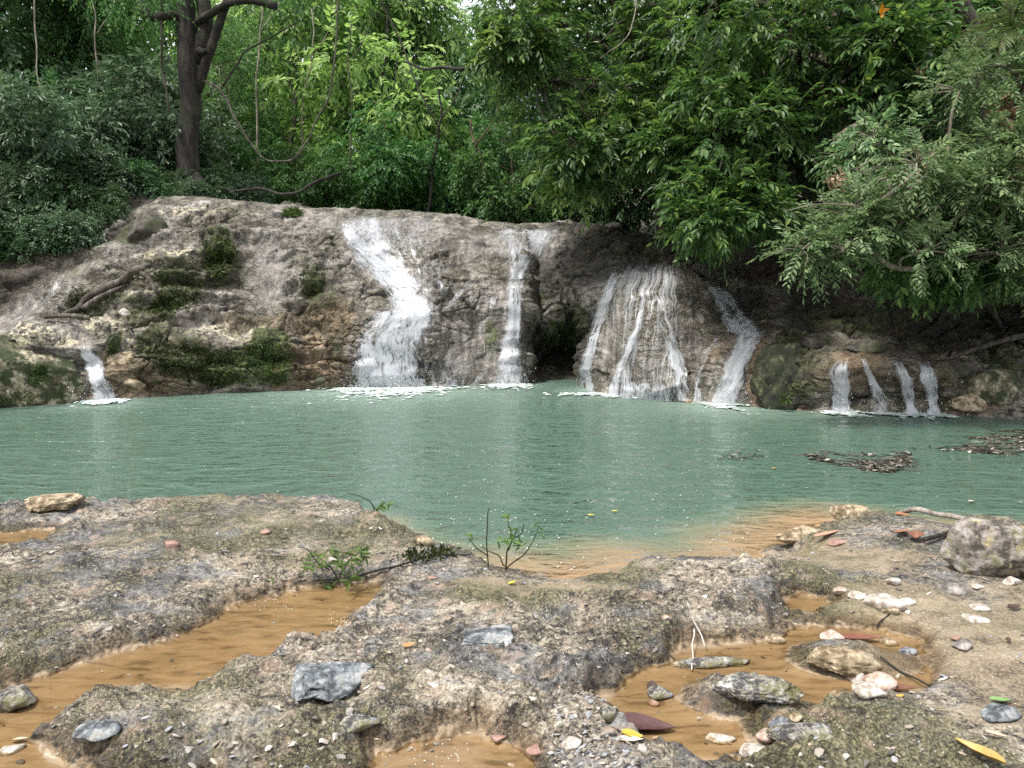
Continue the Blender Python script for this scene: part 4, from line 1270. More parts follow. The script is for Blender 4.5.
# young pale sprays at the tip of the first tree
O = at(np.array([560, 572, 548, 585, 600, 540, 566, 630, 640, 618, 495, 488, 500]), np.array([188, 200, 180, 195, 180, 172, 176, 118, 108, 100, 32, 44, 24]), np.full(13, 14.9))
V, Fq = sprays(np.repeat(O, 3, 0), RNG.normal(size=(39, 3)) * [1, 1, .5] + [0, -.5, -.2], n_leaf=8, slen=.45, llen=.2, lwid=.07, droop=.6, jit=.2)
b_ = O[0].copy()
tw_ = Tubes(5)
for o_ in O[:9]:
    tw_.add(np.array([o_ + [.1, .9, .5], o_ + [0, .4, .25], o_]) - b_, .014, .006, sub=2)
rt = tag(empty('leafy_bough', b_), 'pale young leaves on drooping boughs at the edge of the broadleaf tree', 'bough')
link('foliage', mesh_from('foliage', V - b_, Fq, LEAF_YEL, False), rt)
link('twigs', tw_.mesh('twigs', BARK_PALE), rt)

# ---------------------------------------------------------------- right bank: feathery bush over the hollow, undergrowth, fern
KP = dict(n_leaf=14, slen=.40, llen=.10, lwid=.036, droop=.3, spread=1.1, planar=.85, jit=.14, lift=.05)
t3 = onto(1060, 320, 12.6, .3)
gbase = at(1075, 255, 11.6)
overhang('feathery_bush', 'grey-green feathery-leaved bush leaning out over the water from the right bank', [
    ([(830, 215), (880, 170), (960, 150), (1060, 140), (1100, 285), (1010, 274), (960, 264), (900, 242), (850, 232)], 56, 10.2, 11.8, .25, .42),
    ([(800, 240), (840, 200), (880, 215), (850, 250), (805, 270)], 9, 10.2, 10.8, .16, .26),
    ([(940, 60), (1100, 20), (1100, 150), (980, 150)], 26, 10.6, 12.0, .25, .42)],
    [([t3, gbase, at(960, 262, 11), at(900, 268, 10.6), at(868, 248, 10.4), at(845, 250, 10.3)], .06, .022), ([gbase, at(1010, 190, 11.2), at(930, 170, 10.9)], .04, .015), ([gbase, at(1040, 130, 11.5), at(1010, 60, 11.3)], .04, .015), ([at(930, 265, 10.8), at(870, 210, 10.4), at(815, 205, 10.3), at(786, 212, 10.2)], .014, .004)],
    .012, 30, KP, LEAF_PIN, BARK_PALE, hang=.08, cat='bush', twigs=.25)
overhang('broadleaf_bush', 'broad-leaved bush hanging dark green below the feathery bush on the right', [
    ([(850, 230), (910, 238), (1000, 245), (1080, 240), (1080, 276), (960, 278), (900, 272), (860, 252)], 28, 11.0, 12.4, .2, .32)],
    [([onto(1000, 330, 13.2, .2), at(985, 300, 12.6), at(940, 275, 11.8), at(900, 270, 11.4)], .04, .015)],
    .012, 30, dict(KB, llen=.15, lwid=.06, slen=.4), LEAF_BIG, BARK, hang=.3, cat='bush')
overhang('undergrowth_shrub', 'tangled shrub with dry twigs climbing the bank under the fern', [
    ([(830, 170), (860, 110), (930, 80), (1010, 90), (1090, 60), (1090, 210), (960, 190), (880, 210)], 50, 11.8, 14.0, .3, .5)],
    [([onto(940, 250, 14.5, .2), at(930, 180, 13.6), at(925, 120, 13.2)], .05, .02)],
    .012, 36, dict(KB, llen=.11, lwid=.05, slen=.36, n_leaf=8), LEAF_PIN, BARK_PALE, hang=.1, cat='shrub', twigs=.3)
overhang('undergrowth_shrub', 'dark green shrub filling the bank above the fallen log', [
    ([(790, 160), (850, 60), (960, -40), (1100, -60), (1100, 120), (960, 110), (860, 170)], 46, 13.6, 15.8, .4, .65)],
    [([onto(900, 200, 16.2, .2), at(900, 110, 15.2), at(910, 30, 14.8)], .06, .02)],
    .015, 40, dict(KB, llen=.14, lwid=.06, slen=.45, n_leaf=8), LEAF_MID, BARK, hang=.15, cat='shrub')
limb_thing('fallen_log', 'grey fallen log lying steeply on the shaded bank behind the leaves', 'log', [(838, 142, 12.9), (855, 130, 13.0), (872, 118, 13.1)], .12, .08, BARK_PALE)
limb_thing('trunk_stub', 'dark leaning trunk at the top edge above the fern', 'tree', [(985, 70, 13.2), (972, 30, 13), (960, -10, 12.8), (950, -60, 12.8)], .14, .12, BARK)
limb_thing('bank_root', 'grey root hanging down the bank between shrub and feathery bush', 'root', [(975, 80, 11.9), (984, 110, 11.6), (990, 140, 11.4), (994, 175, 11.3)], .035, .02, BARK)
# fern fronds
fb = at(1010, 30, 11.6)
frd = []
rach = Tubes(4)
for k in range(9):
    a_ = math.radians(150 + 28 * (k - 4) + RNG.uniform(-8, 8))
    d_ = np.array([math.cos(a_), -.5 - .2 * RNG.random(), math.sin(a_) * .5 + .25])
    frd.append(sprays(np.zeros((1, 3)), d_[None], n_leaf=44, slen=1.25, llen=.22, lwid=.028, droop=.5, spread=1.35, planar=.97, jit=.04, lift=.15))
    u_ = unit(d_)
    rach.add(np.array([[0, 0, 0], u_ * .6 - [0, 0, .1], u_ * 1.2 - [0, 0, .5]]), .010, .004, sub=3)
V, Fq = join(frd)
rt = tag(empty('fern', fb), 'yellow-green fern with arching fronds at the upper right edge', 'fern')
link('fronds', mesh_from('fronds', V, Fq, LEAF_FERN, False), rt)
link('stalks', rach.mesh('stalks', BARK_RED), rt)
fb = at(1018, 150, 10.5)
V, Fq = join([sprays(np.zeros((1, 3)), np.array([[-.5 + .25 * k, -.4, -.6 - .1 * k]]), n_leaf=26, slen=.55, llen=.11, lwid=.022, droop=.5, spread=1.35, planar=.97, jit=.04) for k in range(3)])
tag(link('withered_frond', mesh_from('withered_frond', V, Fq, LEAF_DRY, False), None, fb), 'withered orange-brown frond hanging at the right edge', 'frond')
for px, py, Y, s, lab in [(834, 182, 10.6, .10, 'pinkish withered leaf tuft at the upper left of the feathery bush'), (921, 71, 12.4, .09, 'small withered pink leaf tuft on the bank left of the root'), (925, 165, 11.0, .16, 'brown withered twig bundle in the middle of the feathery bush'), (1010, 110, 10.7, .2, 'brown withered twig bundle high at the right edge')]:
    c_ = at(px, py, Y)
    V, Fq = leaf_arrays(RNG.normal(size=(26, 3)) * s * .4, RNG.normal(size=(26, 3)), rand_unit(26), np.full(26, s), np.full(26, s * .5), .3, .4)
    tag(link('withered_leaves', mesh_from('withered_leaves', V, Fq, LEAF_DRY, False), None, c_), lab, 'dead leaves')
limb_thing('dead_branch', 'pale bare twig crossing the leaves at the top of the broadleaf tree', 'branch', [(638, -12, 14.6), (634, 18, 14.5), (627, 36, 14.4), (612, 50, 14.4), (600, 58, 14.5)], .012, .006, BARK_PALE, .03)
limb_thing('dead_branch', 'dark bare bough reaching left from the broadleaf tree over the forest', 'branch', [(500, 64, 15.6), (470, 69, 15.6), (448, 68, 15.7), (425, 69, 15.9), (404, 62, 16.1)], .05, .02, BARK_DARK, .04)
limb_thing('dead_branch', 'thin pale twig hanging in the dark leaves above the hollow', 'branch', [(722, 158, 12.9), (718, 176, 12.9), (715, 192, 12.9), (712, 205, 12.9)], .010, .005, BARK_PALE, .03)
c_ = at(880, 14, 12.4)
V, Fq = leaf_arrays(np.zeros((3, 3)), RNG.normal(size=(3, 3)), rand_unit(3) - [0, 1, 0], np.full(3, .16), np.full(3, .08), .2, .3)
tag(link('withered_leaves', mesh_from('withered_leaves', V, Fq, leaf_material('orange_leaf', [(0, (.5, .25, .03)), (1, (.6, .32, .05))]), False), None, c_), 'orange dying leaves high in the broadleaf tree on the right bank', 'dead leaves')
# bare dry twigs sticking out of the feathery bush
t_ = Tubes(4)
b_ = at(900, 180, 10.6)
for k in range(46):
    o_ = at(RNG.uniform(835, 930), RNG.uniform(150, 215), RNG.uniform(10.1, 10.7))
    d_ = unit(np.array([RNG.normal(-.5, .5), RNG.normal(-.2, .3), RNG.normal(.1, .4)]))
    l_ = RNG.uniform(.2, .6)
    t_.add(np.array([o_, o_ + d_ * l_ * .5 + RNG.normal(size=3) * .03, o_ + d_ * l_]) - b_, .006, .002, sub=2)
tag(link('dry_twigs', t_.mesh('dry_twigs', BARK_PALE), None, b_), 'tangle of bare pale twigs on top of the feathery bush', 'twigs')
limb_thing('driftwood_pole', 'grey bare pole lying on the shaded rocks at the right edge', 'branch', [(936, 362, 12.6), (965, 352, 12.5), (1000, 341, 12.4), (1040, 332, 12.3)], .04, .05, BARK)

# ================================================================== FALLING WATER
def fall_material():
    g = G('white_falling_water')
    uv = g.n('UVMap', 0, uv_map='flow')
    a = g.noise(g.map(uv, (8.5, 3.2, 1)), 1.0, 6, .64, 1.3)
    b = g.noise(g.map(uv, (16, 7, 1)), 1.0, 5, .62, 1.0)
    c = g.noise(g.map(uv, (2.6, 1.6, 1)), 1.0, 3, .5, .3)
    f = g.math('ADD', g.math('MULTIPLY', a, .42), g.math('ADD', g.math('MULTIPLY', b, .36), g.math('MULTIPLY', c, .22)))
    s = g.math('ADD', f, g.math('MULTIPLY_ADD', g.attr('dens'), .26, -.16))
    al = g.ramp(s, [(.42, .0), (.48, .30), (.54, .74), (.61, .97)])
    al = g.math('MULTIPLY', al, g.ramp(g.attr('dens'), [(0.0, 0), (.2, 1)]))
    nb = g.bump(f, .5, .03)
    wh = g.n('BsdfDiffuse', 0, {'Color': (.68, .71, .76, 1), 'Normal': nb})
    tr = g.n('BsdfTranslucent', 0, {'Color': (.70, .73, .78, 1)})
    gl = g.n('BsdfGlossy', 0, {'Roughness': .25, 'Normal': nb})
    w = g.n('MixShader', 0, {0: .45, 1: wh, 2: tr})
    w = g.n('MixShader', 0, {0: .06, 1: w, 2: gl})
    # a clear film where it is not white: mostly see-through with a wet gleam
    fr = g.n('Fresnel', 0, {'IOR': 1.33, 'Normal': nb})
    film = g.n('MixShader', 0, {0: g.math('MULTIPLY', g.math('MULTIPLY', fr, .22), g.attr('dens'), clamp=True), 1: g.n('BsdfTransparent', 0), 2: g.n('BsdfGlossy', 0, {'Roughness': .15, 'Normal': nb})})
    return g.done(g.n('MixShader', 0, {0: al, 1: film, 2: w}))


FALLM = fall_material()
g = G('white_foam')
fc = g.ramp(g.n('NewGeometry', 'Random Per Island'), [(0, (.22, .30, .27)), (.6, (.42, .48, .46)), (1, (.66, .69, .69))])
FOAMM = g.done(g.n('BsdfDiffuse', 0, {'Color': fc}))
g = G('water_drops')
DROPM = g.done(g.n('MixShader', 0, {0: .35, 1: g.n('BsdfDiffuse', 0, {'Color': (.88, .9, .92, 1)}), 2: g.n('BsdfTranslucent', 0, {'Color': (.9, .92, .94, 1)})}))


def smooth1(a, k, ax):
    ker = np.exp(-np.linspace(-2, 2, 2 * k + 1) ** 2)
    ker /= ker.sum()
    pad = [(0, 0)] * a.ndim
    pad[ax] = (k, k)
    p = np.pad(a, pad, mode='edge')
    return np.apply_along_axis(lambda q: np.convolve(q, ker, 'valid'), ax, p)


def stream_surface(rows, nv, nu, off=.05, sm=3):
    rows = np.asarray(rows, float)
    seg = np.concatenate([[0], np.cumsum(np.hypot(*(np.diff((rows[:, :2] + rows[:, 2:4]) / 2, axis=0).T)) + 1e-6)])
    t = np.linspace(0, seg[-1], nv)
    R = np.column_stack([np.interp(t, seg, rows[:, k]) for k in range(rows.shape[1])])
    R = smooth1(R, max(2, nv // 30), 0)
    wdt = np.abs(R[:, 2] - R[:, 0])
    for c_ in (0, 2):                                      # wandering edges
        R[:, c_] += np.minimum(wdt * .22, 4.0) * fbm(np.stack([t * .07, 0 * t + c_ * 5.3, 0 * t + rows[0, 0] * .37], -1), 3, 77)
    u = np.linspace(0, 1, nu)
    PX = R[:, 0:1] * (1 - u) + R[:, 2:3] * u
    PY = R[:, 1:2] * (1 - u) + R[:, 3:4] * u
    Y = np.full(PX.shape, np.nan)
    for i in range(nv):
        for j in range(nu):
            h, _ = hit(PX[i, j], PY[i, j])
            if h is not None:
                Y[i, j] = h.y
    ok = ~np.isnan(Y)
    Y[~ok] = np.interp(np.flatnonzero(~ok.ravel()), np.flatnonzero(ok.ravel()), Y[ok])
    Ys = Y
    if sm:
        Ys = smooth1(smooth1(Y, sm, 0), sm, 1)
        Ys = np.minimum(Ys, Y + .02) * .6 + Ys * .4
    Ys = Ys - off
    P = at(PX, PY, Ys)
    dens = R[:, 4] if R.shape[1] > 4 else np.full(nv, .6)
    return P, dens


def fall_mesh(name, rows, strands=0, off=.05, nu=14, seed=0, edge=.16, sw=.02, sm=6, vs=1.0):
    rng = np.random.default_rng(seed + 500)
    rows_a = np.asarray(rows, float).copy()
    wd = np.maximum((rows_a[:, 2] - rows_a[:, 0]) * .12, 1.2)
    rows_a[:, 0] -= wd
    rows_a[:, 2] += wd
    rows = rows_a
    nv = int(np.clip(np.abs(np.diff(rows_a[:, 1])).sum() / 1.3, 14, 110))
    P, dens = stream_surface(rows, nv, nu, off, sm)
    ulen = np.linalg.norm(np.diff(P, axis=1), axis=2).sum(1)
    vlen = np.concatenate([[0], np.cumsum(np.linalg.norm(np.diff(P.mean(1), axis=0), axis=1))])
    u = np.linspace(-.5, .5, nu)
    UV = np.stack([u[None] * ulen.mean() + seed * 3.7 + 0 * vlen[:, None], vlen[:, None] * vs + 0 * u[None]], -1)
    en_ = fbm(np.stack([UV[..., 0] * 5, UV[..., 1] * 2.2, 0 * UV[..., 0]], -1), 3, 640 + seed)
    e = np.clip(sstep(-.02, max(edge, .36), .5 - np.abs(u))[None] * (1 + .5 * en_), 0, 1)
    en = sstep(0, .07, np.linspace(0, 1, nv) + .05 * fbm(np.stack([UV[..., 0] * 6, 0 * UV[..., 0], 0 * UV[..., 0]], -1), 2, 650 + seed).mean(0).mean())[:, None] ** .7
    Dn = dens[:, None] * (.3 + .7 * e) * en - (1 - e) * .45
    # ragged relief of the sheet itself
    k = fbm(np.stack([UV[..., 0] * 9, UV[..., 1] * 1.3, 0 * UV[..., 0]], -1), 3, 601 + seed)
    P = P + np.array([0, -.03, 0.012]) * k[..., None]
    V, Fs, A_, U_ = [P.reshape(-1, 3)], [grid_faces(nv, nu)], [Dn.ravel()], [UV.reshape(-1, 2)]
    n = nv * nu
    for s_ in range(0):
        L = int(rng.uniform(.18, .7) * nv)
        i0_ = int(rng.uniform(0, nv - L))
        idx = np.arange(i0_, i0_ + L)
        if L < 4:
            continue
        uu = np.clip(rng.uniform(.04, .96) + .05 * noise(np.column_stack([idx * .09, 0 * idx + s_ * 3.1, 0 * idx]), seed), 0.0, 1.0) * (nu - 1)
        j = np.minimum(uu.astype(int), nu - 2)
        fr_ = (uu - j)[:, None]
        Cc = P[idx, j] * (1 - fr_) + P[idx, j + 1] * fr_ + np.array([0, -.03 - .03 * rng.random(), .01])
        w = sw * rng.uniform(.4, 1.3) * np.sin(np.linspace(.05, 1, L) * math.pi) ** .6 + .002
        wv = np.column_stack([w, 0 * w, 0 * w])
        V.append(np.stack([Cc - wv, Cc + np.array([0, -.012, 0]), Cc + wv], 1).reshape(-1, 3))
        Fs.append(grid_faces(L, 3) + n)
        dd = dens[idx] * .4 + .42
        A_.append(np.repeat(dd, 3) * np.tile([.45, 1, .45], L))
        U_.append(np.stack([np.stack([np.full(L, s_ * 1.7 - .03), vlen[idx]], -1), np.stack([np.full(L, s_ * 1.7), vlen[idx]], -1), np.stack([np.full(L, s_ * 1.7 + .03), vlen[idx]], -1)], 1).reshape(-1, 2))
        n += L * 3
    return mesh_from(name, np.concatenate(V), np.concatenate(Fs), FALLM, True, dict(dens=np.concatenate(A_)), np.concatenate(U_))


_ico = None
def ico(sub):
    bm = bmesh.new()
    bmesh.ops.create_icosphere(bm, subdivisions=sub, radius=1)
    V = np.array([v.co[:] for v in bm.verts])
    Fc = np.array([[v.index for v in f.verts] for f in bm.faces])
    bm.free()
    return V, Fc
ICO1 = ico(1)


def drops_mesh(name, pts, size):
    V0, F0 = ICO1
    n = len(pts)
    s = size * RNG.uniform(.3, 1, n) ** 2
    st = np.stack([s, s, s * RNG.uniform(.8, 2.2, n)], -1)
    V = pts[:, None] + V0[None] * st[:, None]
    Fs = F0[None] + (np.arange(n) * len(V0))[:, None, None]
    return mesh_from(name, V.reshape(-1, 3), Fs.reshape(-1, 3), DROPM)


def foam_mesh(name, px0, px1, pyb, out, seed=0, back=.25):
    """froth on the pool at the foot of a fall: ragged flakes, thick at the fall and thinning outwards"""
    rng = np.random.default_rng(seed + 900)
    a, b = onz(px0, pyb, 0), onz(px1, pyb, 0)
    w = np.linalg.norm(b - a)
    ex = (b - a) / w
    ey = np.array([ex[1], -ex[0], 0])
    n = int(560 * w * out + 260)
    uu = rng.normal(.5, .29, n)
    vv = rng.exponential(out * .33, n) - back * rng.random(n)
    P = a + ex * (uu * w)[:, None] + ey * vv[:, None]
    keep = noise(P * np.array([2.2, 3.4, 1]), seed) + .6 * noise(P * 8, seed + 5) > -.35 + .55 * np.clip(vv / out, 0, 2)
    P = P[keep]
    n = len(P)
    P[:, 2] = .018 + .012 * rng.random(n) + .01 * noise(P * 3, seed)
    s_ = rng.uniform(.010, .045, n) * np.clip(1.2 - .5 * vv[keep] / out, .4, 1.2)
    th = np.arange(7) / 7 * 2 * math.pi
    rad = s_[:, None] * rng.uniform(.55, 1.3, (n, 7))
    V = np.stack([P[:, 0:1] + rad * np.cos(th) * 1.5, P[:, 1:2] + rad * np.sin(th), P[:, 2:3] + 0 * rad], -1)
    top = P + np.array([0, 0, 1.0]) * (s_ * .35)[:, None]
    V = np.concatenate([V, top[:, None]], 1)
    k = np.arange(7)
    f = np.stack([k, (k + 1) % 7, np.full(7, 7)], 1)
    return mesh_from(name, V.reshape(-1, 3), (f[None] + (np.arange(n) * 8)[:, None, None]).reshape(-1, 3), FOAMM)


def waterfall(label, sheets, foam=None, drops=0, seed=0, dropsize=.008, height=.42):
    base = onz(*(foam[0] if foam else (sheets[0][1][-1][0], sheets[0][1][-1][1])), 0) if True else None
    root = tag(empty('waterfall'), label, 'waterfall', None)
    for k, (nm, rows, st, kw) in enumerate(sheets):
        link(nm, fall_mesh(nm, rows, st, seed=seed * 7 + k, **kw), root)
    if foam:
        (px0, pyb), px1, out = foam
        out *= 1.5
        drops = int(drops * 1.3)
        link('foam', foam_mesh('foam', px0, px1, pyb, out, seed), root)['kind'] = 'stuff'
        if drops:
            u = RNG.random(drops)
            p = onz(px0 + (px1 - px0) * u, np.full(drops, float(pyb)), 0.0)
            p[:, 1] -= RNG.uniform(-.15, out * .8, drops)
            p[:, 0] += RNG.normal(size=drops) * .12
            p[:, 2] = .02 + np.abs(RNG.normal(size=drops)) ** 1.2 * height * .5
            sp = link('spray', drops_mesh('spray', p, dropsize), root)
            sp['kind'] = 'stuff'
    return root


waterfall('widest white fall, bending over a shelf into the pool left of centre', [
    ('veil', [(322, 214, 448, 215, .34), (330, 228, 446, 229, .40), (345, 252, 448, 252, .36), (368, 282, 452, 280, .28), (388, 304, 450, 302, .2)], 0, dict(nu=30, vs=.4)),
    ('veil', [(362, 322, 448, 318, .3), (348, 340, 452, 336, .38), (342, 366, 458, 362, .36), (340, 390, 462, 388, .5)], 0, dict(nu=30, vs=.5)),
    ('upper_fall', [(324, 215, 390, 214, .5), (331, 232, 394, 232, .6), (342, 250, 400, 250, .68), (358, 270, 412, 268, .82), (380, 288, 427, 286, .9), (390, 303, 438, 301, 1.0), (378, 314, 440, 312, 1.0), (368, 324, 438, 321, .9)], 70, dict(nu=22, sw=.022)),
    ('side_stream', [(366, 215, 380, 215, .6), (369, 232, 382, 232, .8), (374, 252, 390, 252, .9), (384, 270, 404, 270, .95), (398, 288, 424, 286, 1.0)], 16, dict(nu=10, off=.08)),
    ('side_stream', [(338, 222, 352, 221, .6), (346, 238, 362, 237, .75), (360, 256, 378, 254, .85), (374, 272, 396, 270, .9)], 14, dict(nu=10, off=.08)),
    ('lower_fall', [(380, 308, 438, 305, .6), (368, 318, 438, 315, .95), (358, 326, 437, 324, .95), (351, 336, 430, 334, .85), (348, 352, 426, 352, .8), (348, 370, 428, 370, .9), (346, 390, 436, 390, 1.05)], 110, dict(nu=24, off=.14, sw=.018, sm=5))],
    ((352, 389), 436, 1.3), 420, 1)
waterfall('narrow white fall dropping beside the dark mossy cave', [
    ('veil', [(476, 228, 576, 227, .36), (484, 240, 566, 238, .42), (494, 256, 552, 254, .36), (498, 276, 540, 275, .25)], 0, dict(nu=26, vs=.4)),
    ('upper_fall', [(492, 229, 564, 227, .6), (500, 240, 556, 238, .8), (506, 253, 544, 252, .8), (508, 266, 534, 265, .85), (507, 280, 528, 279, .9)], 60, dict(nu=16, vs=.5)),
    ('lower_fall', [(507, 276, 527, 275, .8), (505, 300, 523, 300, .95), (503, 325, 523, 325, .95), (499, 350, 525, 350, .85), (494, 372, 527, 372, .85), (490, 386, 528, 386, 1.0)], 50, dict(nu=12, off=.12, vs=.6, sm=5))],
    ((490, 386), 528, .6), 160, 2)
waterfall('thin trickles over the bulging rock between the two white falls', [
    ('trickle', [(466, 284, 474, 282, .5), (452, 296, 464, 294, .7), (444, 306, 456, 305, .6), (436, 314, 446, 312, .4)], 8, dict(nu=7)),
    ('trickle', [(490, 296, 500, 296, .5), (488, 304, 500, 304, .75), (488, 312, 499, 312, .3)], 6, dict(nu=7)),
    ('trickle', [(434, 262, 440, 260, .3), (435, 280, 442, 280, .6), (440, 298, 448, 298, .3)], 4, dict(nu=6)),
    ('trickle', [(474, 372, 484, 372, .2), (472, 380, 484, 380, .7), (470, 387, 486, 387, .8)], 6, dict(nu=7)),
    ('trickle', [(440, 345, 470, 345, .1), (436, 365, 476, 365, .4), (432, 387, 480, 387, .5)], 12, dict(nu=12))], None, 0, 3)
waterfall('broad veil of white threads fanning down the smooth grey slab', [
    ('veil', [(628, 258, 690, 262, .35), (612, 272, 696, 274, .62), (600, 295, 698, 300, .5), (594, 330, 696, 335, .36), (588, 365, 694, 370, .36), (584, 398, 692, 403, .5)], 46, dict(nu=34, vs=.22)),
    ('side_stream', [(612, 268, 626, 266, .5), (602, 290, 616, 288, .8), (592, 318, 606, 317, .9), (586, 342, 600, 342, 1.0), (580, 366, 594, 366, 1.0), (576, 391, 594, 392, 1.0)], 22, dict(nu=9, off=.09, vs=.45)),
    ('middle_stream', [(644, 292, 650, 292, .4), (636, 318, 644, 318, .7), (626, 346, 634, 346, .85), (614, 372, 624, 372, .95), (602, 397, 618, 397, 1.0)], 16, dict(nu=7, off=.08, vs=.45)),
    ('side_stream', [(652, 290, 664, 290, .3), (656, 315, 670, 315, .6), (662, 340, 678, 340, .75), (668, 368, 686, 368, .75), (674, 400, 692, 402, .85)], 20, dict(nu=9, off=.08, vs=.45)),
    ('fringe', [(612, 380, 690, 384, .35), (611, 388, 690, 392, .7), (609, 398, 690, 403, .75)], 40, dict(nu=30, off=.13, sw=.010, edge=.05))],
    ((582, 395), 690, .55), 150, 4)
waterfall('white fall tumbling over the brown rocks right of the grey slab', [
    ('upper_fall', [(703, 283, 724, 286, .7), (710, 298, 738, 300, .75), (718, 314, 746, 316, .8), (724, 330, 764, 331, .95), (736, 338, 770, 336, .95)], 36, dict(nu=12, off=.09)),
    ('lower_fall', [(733, 327, 765, 327, .8), (736, 336, 766, 334, .95), (730, 350, 758, 348, .95), (722, 368, 750, 366, .95), (714, 386, 746, 386, .95), (706, 406, 742, 407, 1.0)], 50, dict(nu=12, off=.10, vs=.6)),
    ('trickle', [(714, 336, 722, 334, .5), (700, 358, 710, 356, .65), (692, 378, 704, 378, .5), (692, 402, 706, 404, .8)], 12, dict(nu=7))],
    ((706, 405), 742, .6), 140, 5)
waterfall('small curtain of water right beside the moss-blackened boulder', [('curtain', [(832, 358, 848, 357, .4), (829, 366, 852, 364, .7), (828, 376, 853, 371, .97), (829, 384, 852, 380, 1.0), (830, 396, 852, 396, 1.03), (830, 415, 854, 415, 1.03)], 34, dict(nu=14, off=.10, vs=.55, edge=.08))], ((828, 414), 854, .45), 50, 6)
waterfall('small split jet spreading over a stone, second of the four low falls on the right', [
    ('upper_fall', [(858, 354, 866, 354, .45), (861, 363, 869, 363, 1.0), (864, 374, 873, 373, 1.03), (868, 386, 878, 385, 1.0)], 12, dict(nu=7, off=.10, vs=.55)),
    ('lower_fall', [(866, 374, 876, 373, .8), (868, 385, 880, 384, 1.0), (868, 396, 886, 395, 1.03), (866, 415, 892, 415, .97)], 20, dict(nu=10, off=.10, vs=.55))], ((866, 414), 892, .45), 50, 7)
waterfall('small fall sliding down the brown rock, third of the four low falls on the right', [('curtain', [(890, 360, 902, 359, .4), (893, 369, 908, 368, .7), (897, 380, 913, 379, 1.03), (900, 392, 914, 392, 1.0), (903, 404, 917, 404, 1.03), (904, 416, 921, 416, 1.03)], 22, dict(nu=9, off=.09, vs=.55))], ((903, 415), 922, .4), 40, 8)
waterfall('rightmost small fall, a ragged curtain at the end of the low brown ledge', [('curtain', [(914, 358, 930, 357, .4), (916, 366, 934, 365, .7), (918, 374, 937, 372, .92), (922, 386, 938, 385, 1.0), (925, 400, 940, 400, .92), (926, 416, 943, 416, 1.0)], 24, dict(nu=10, off=.09, vs=.55, edge=.08))], ((925, 415), 944, .4), 40, 9)
waterfall('small lone white fall beside the mossy boulder at the far left', [('curtain', [(72, 344, 88, 344, .35), (78, 351, 95, 351, .6), (80, 357, 100, 357, .92), (84, 368, 105, 367, 1.0), (88, 382, 110, 382, 1.0), (92, 403, 120, 403, 1.03)], 34, dict(nu=12, off=.09, sw=.014))], ((92, 402), 120, .5), 70, 10)
waterfall('thin wet trickle on the brown slanting slab at the left edge', [('trickle', [(60, 274, 68, 272, .3), (48, 292, 60, 290, .5), (28, 308, 42, 306, .3), (8, 322, 22, 320, .35)], 8, dict(nu=7))], None, 0, 11)

# ================================================================== ROCKS, STONES, LEAVES, PLANTS, FLOATING LITTER
ICO = {k: ico(k) for k in (2, 3, 4, 5)}


def rock_mesh(name, size, seed, mat, sub=4, rough=.16, cuts=7, fine=.03, flat=.0):
    V, Fc = ICO[sub]
    rng = np.random.default_rng(seed)
    P = V.copy()
    P = P * (1 + rough * fbm(V * 1.1 + seed * 5.3, 3, seed)[:, None])
    for k in range(cuts):                                   # broken faces
        n = unit(rng.normal(size=3))
        d = rng.uniform(.55, .85)
        h = P @ n - d
        P -= np.outer(np.maximum(h, 0) * .9, n)
    P *= 1 + fine * fbm(V * 5 + seed, 4, seed + 9, mode=1)[:, None]
    if flat:
        P[:, 2] = np.where(P[:, 2] < -flat, -flat + (P[:, 2] + flat) * .2, P[:, 2])
    P -= (P.max(0) + P.min(0)) / 2
    P *= np.asarray(size) / (P.max(0) - P.min(0))
    return mesh_from(name, P, Fc, mat, True)


def put_rock(name, label, cat, loc, size, rz, mat, seed, sub=4, tilt=(0, 0), group=None, **kw):
    o = link(name, rock_mesh(name, size, seed, mat, sub, **kw), None, loc)
    o.rotation_euler = (math.radians(tilt[0]), math.radians(tilt[1]), math.radians(rz))
    return tag(o, label, cat, group)


R_BOULDER = rock_material('pale_boulder', [(.40, (.05, .044, .036)), (.47, (.145, .125, .11)), (.54, (.235, .21, .195)), (.64, (.38, .35, .335))], 9, (.075, .08, .03), .46, .8, .02, (.36, .30, .17))
R_MOSSY = rock_material('mossy_boulder_stone', [(.38, (.07, .055, .035)), (.5, (.22, .19, .13)), (.6, (.46, .42, .31))], 5, (.026, .036, .012), .52, .9, .05, (.44, .41, .31))
R_BLACK = rock_material('moss_blackened_stone', [(.38, (.007, .008, .005)), (.50, (.022, .025, .012)), (.60, (.055, .06, .027)), (.70, (.14, .14, .07))], 8, (.012, .016, .006), .5, .85, .05)
R_GREY = rock_material('grey_stone', [(.38, (.07, .065, .06)), (.5, (.19, .175, .16)), (.64, (.36, .335, .31))], 4, None, .5, .8, .03)
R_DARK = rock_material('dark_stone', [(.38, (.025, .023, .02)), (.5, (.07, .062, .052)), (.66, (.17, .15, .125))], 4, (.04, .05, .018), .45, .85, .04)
R_BLUE = rock_material('blue_grey_slate', [(.40, (.035, .038, .042)), (.48, (.105, .118, .13)), (.56, (.17, .187, .20)), (.64, (.31, .315, .315))], 14, (.15, .14, .09), .36, .55, .012)
R_WHITE = rock_material('white_limestone', [(.38, (.21, .175, .14)), (.5, (.385, .345, .305)), (.62, (.54, .50, .46))], 22, None, .5, .7, .006)
R_PINK = rock_material('pinkish_stone', [(.38, (.22, .15, .115)), (.5, (.40, .29, .235)), (.62, (.55, .43, .37))], 16, None, .5, .7, .006)
R_TAN = rock_material('tan_stone', [(.40, (.10, .075, .04)), (.5, (.26, .2, .13)), (.62, (.44, .36, .26))], 12, (.11, .10, .045), .4, .8, .01)
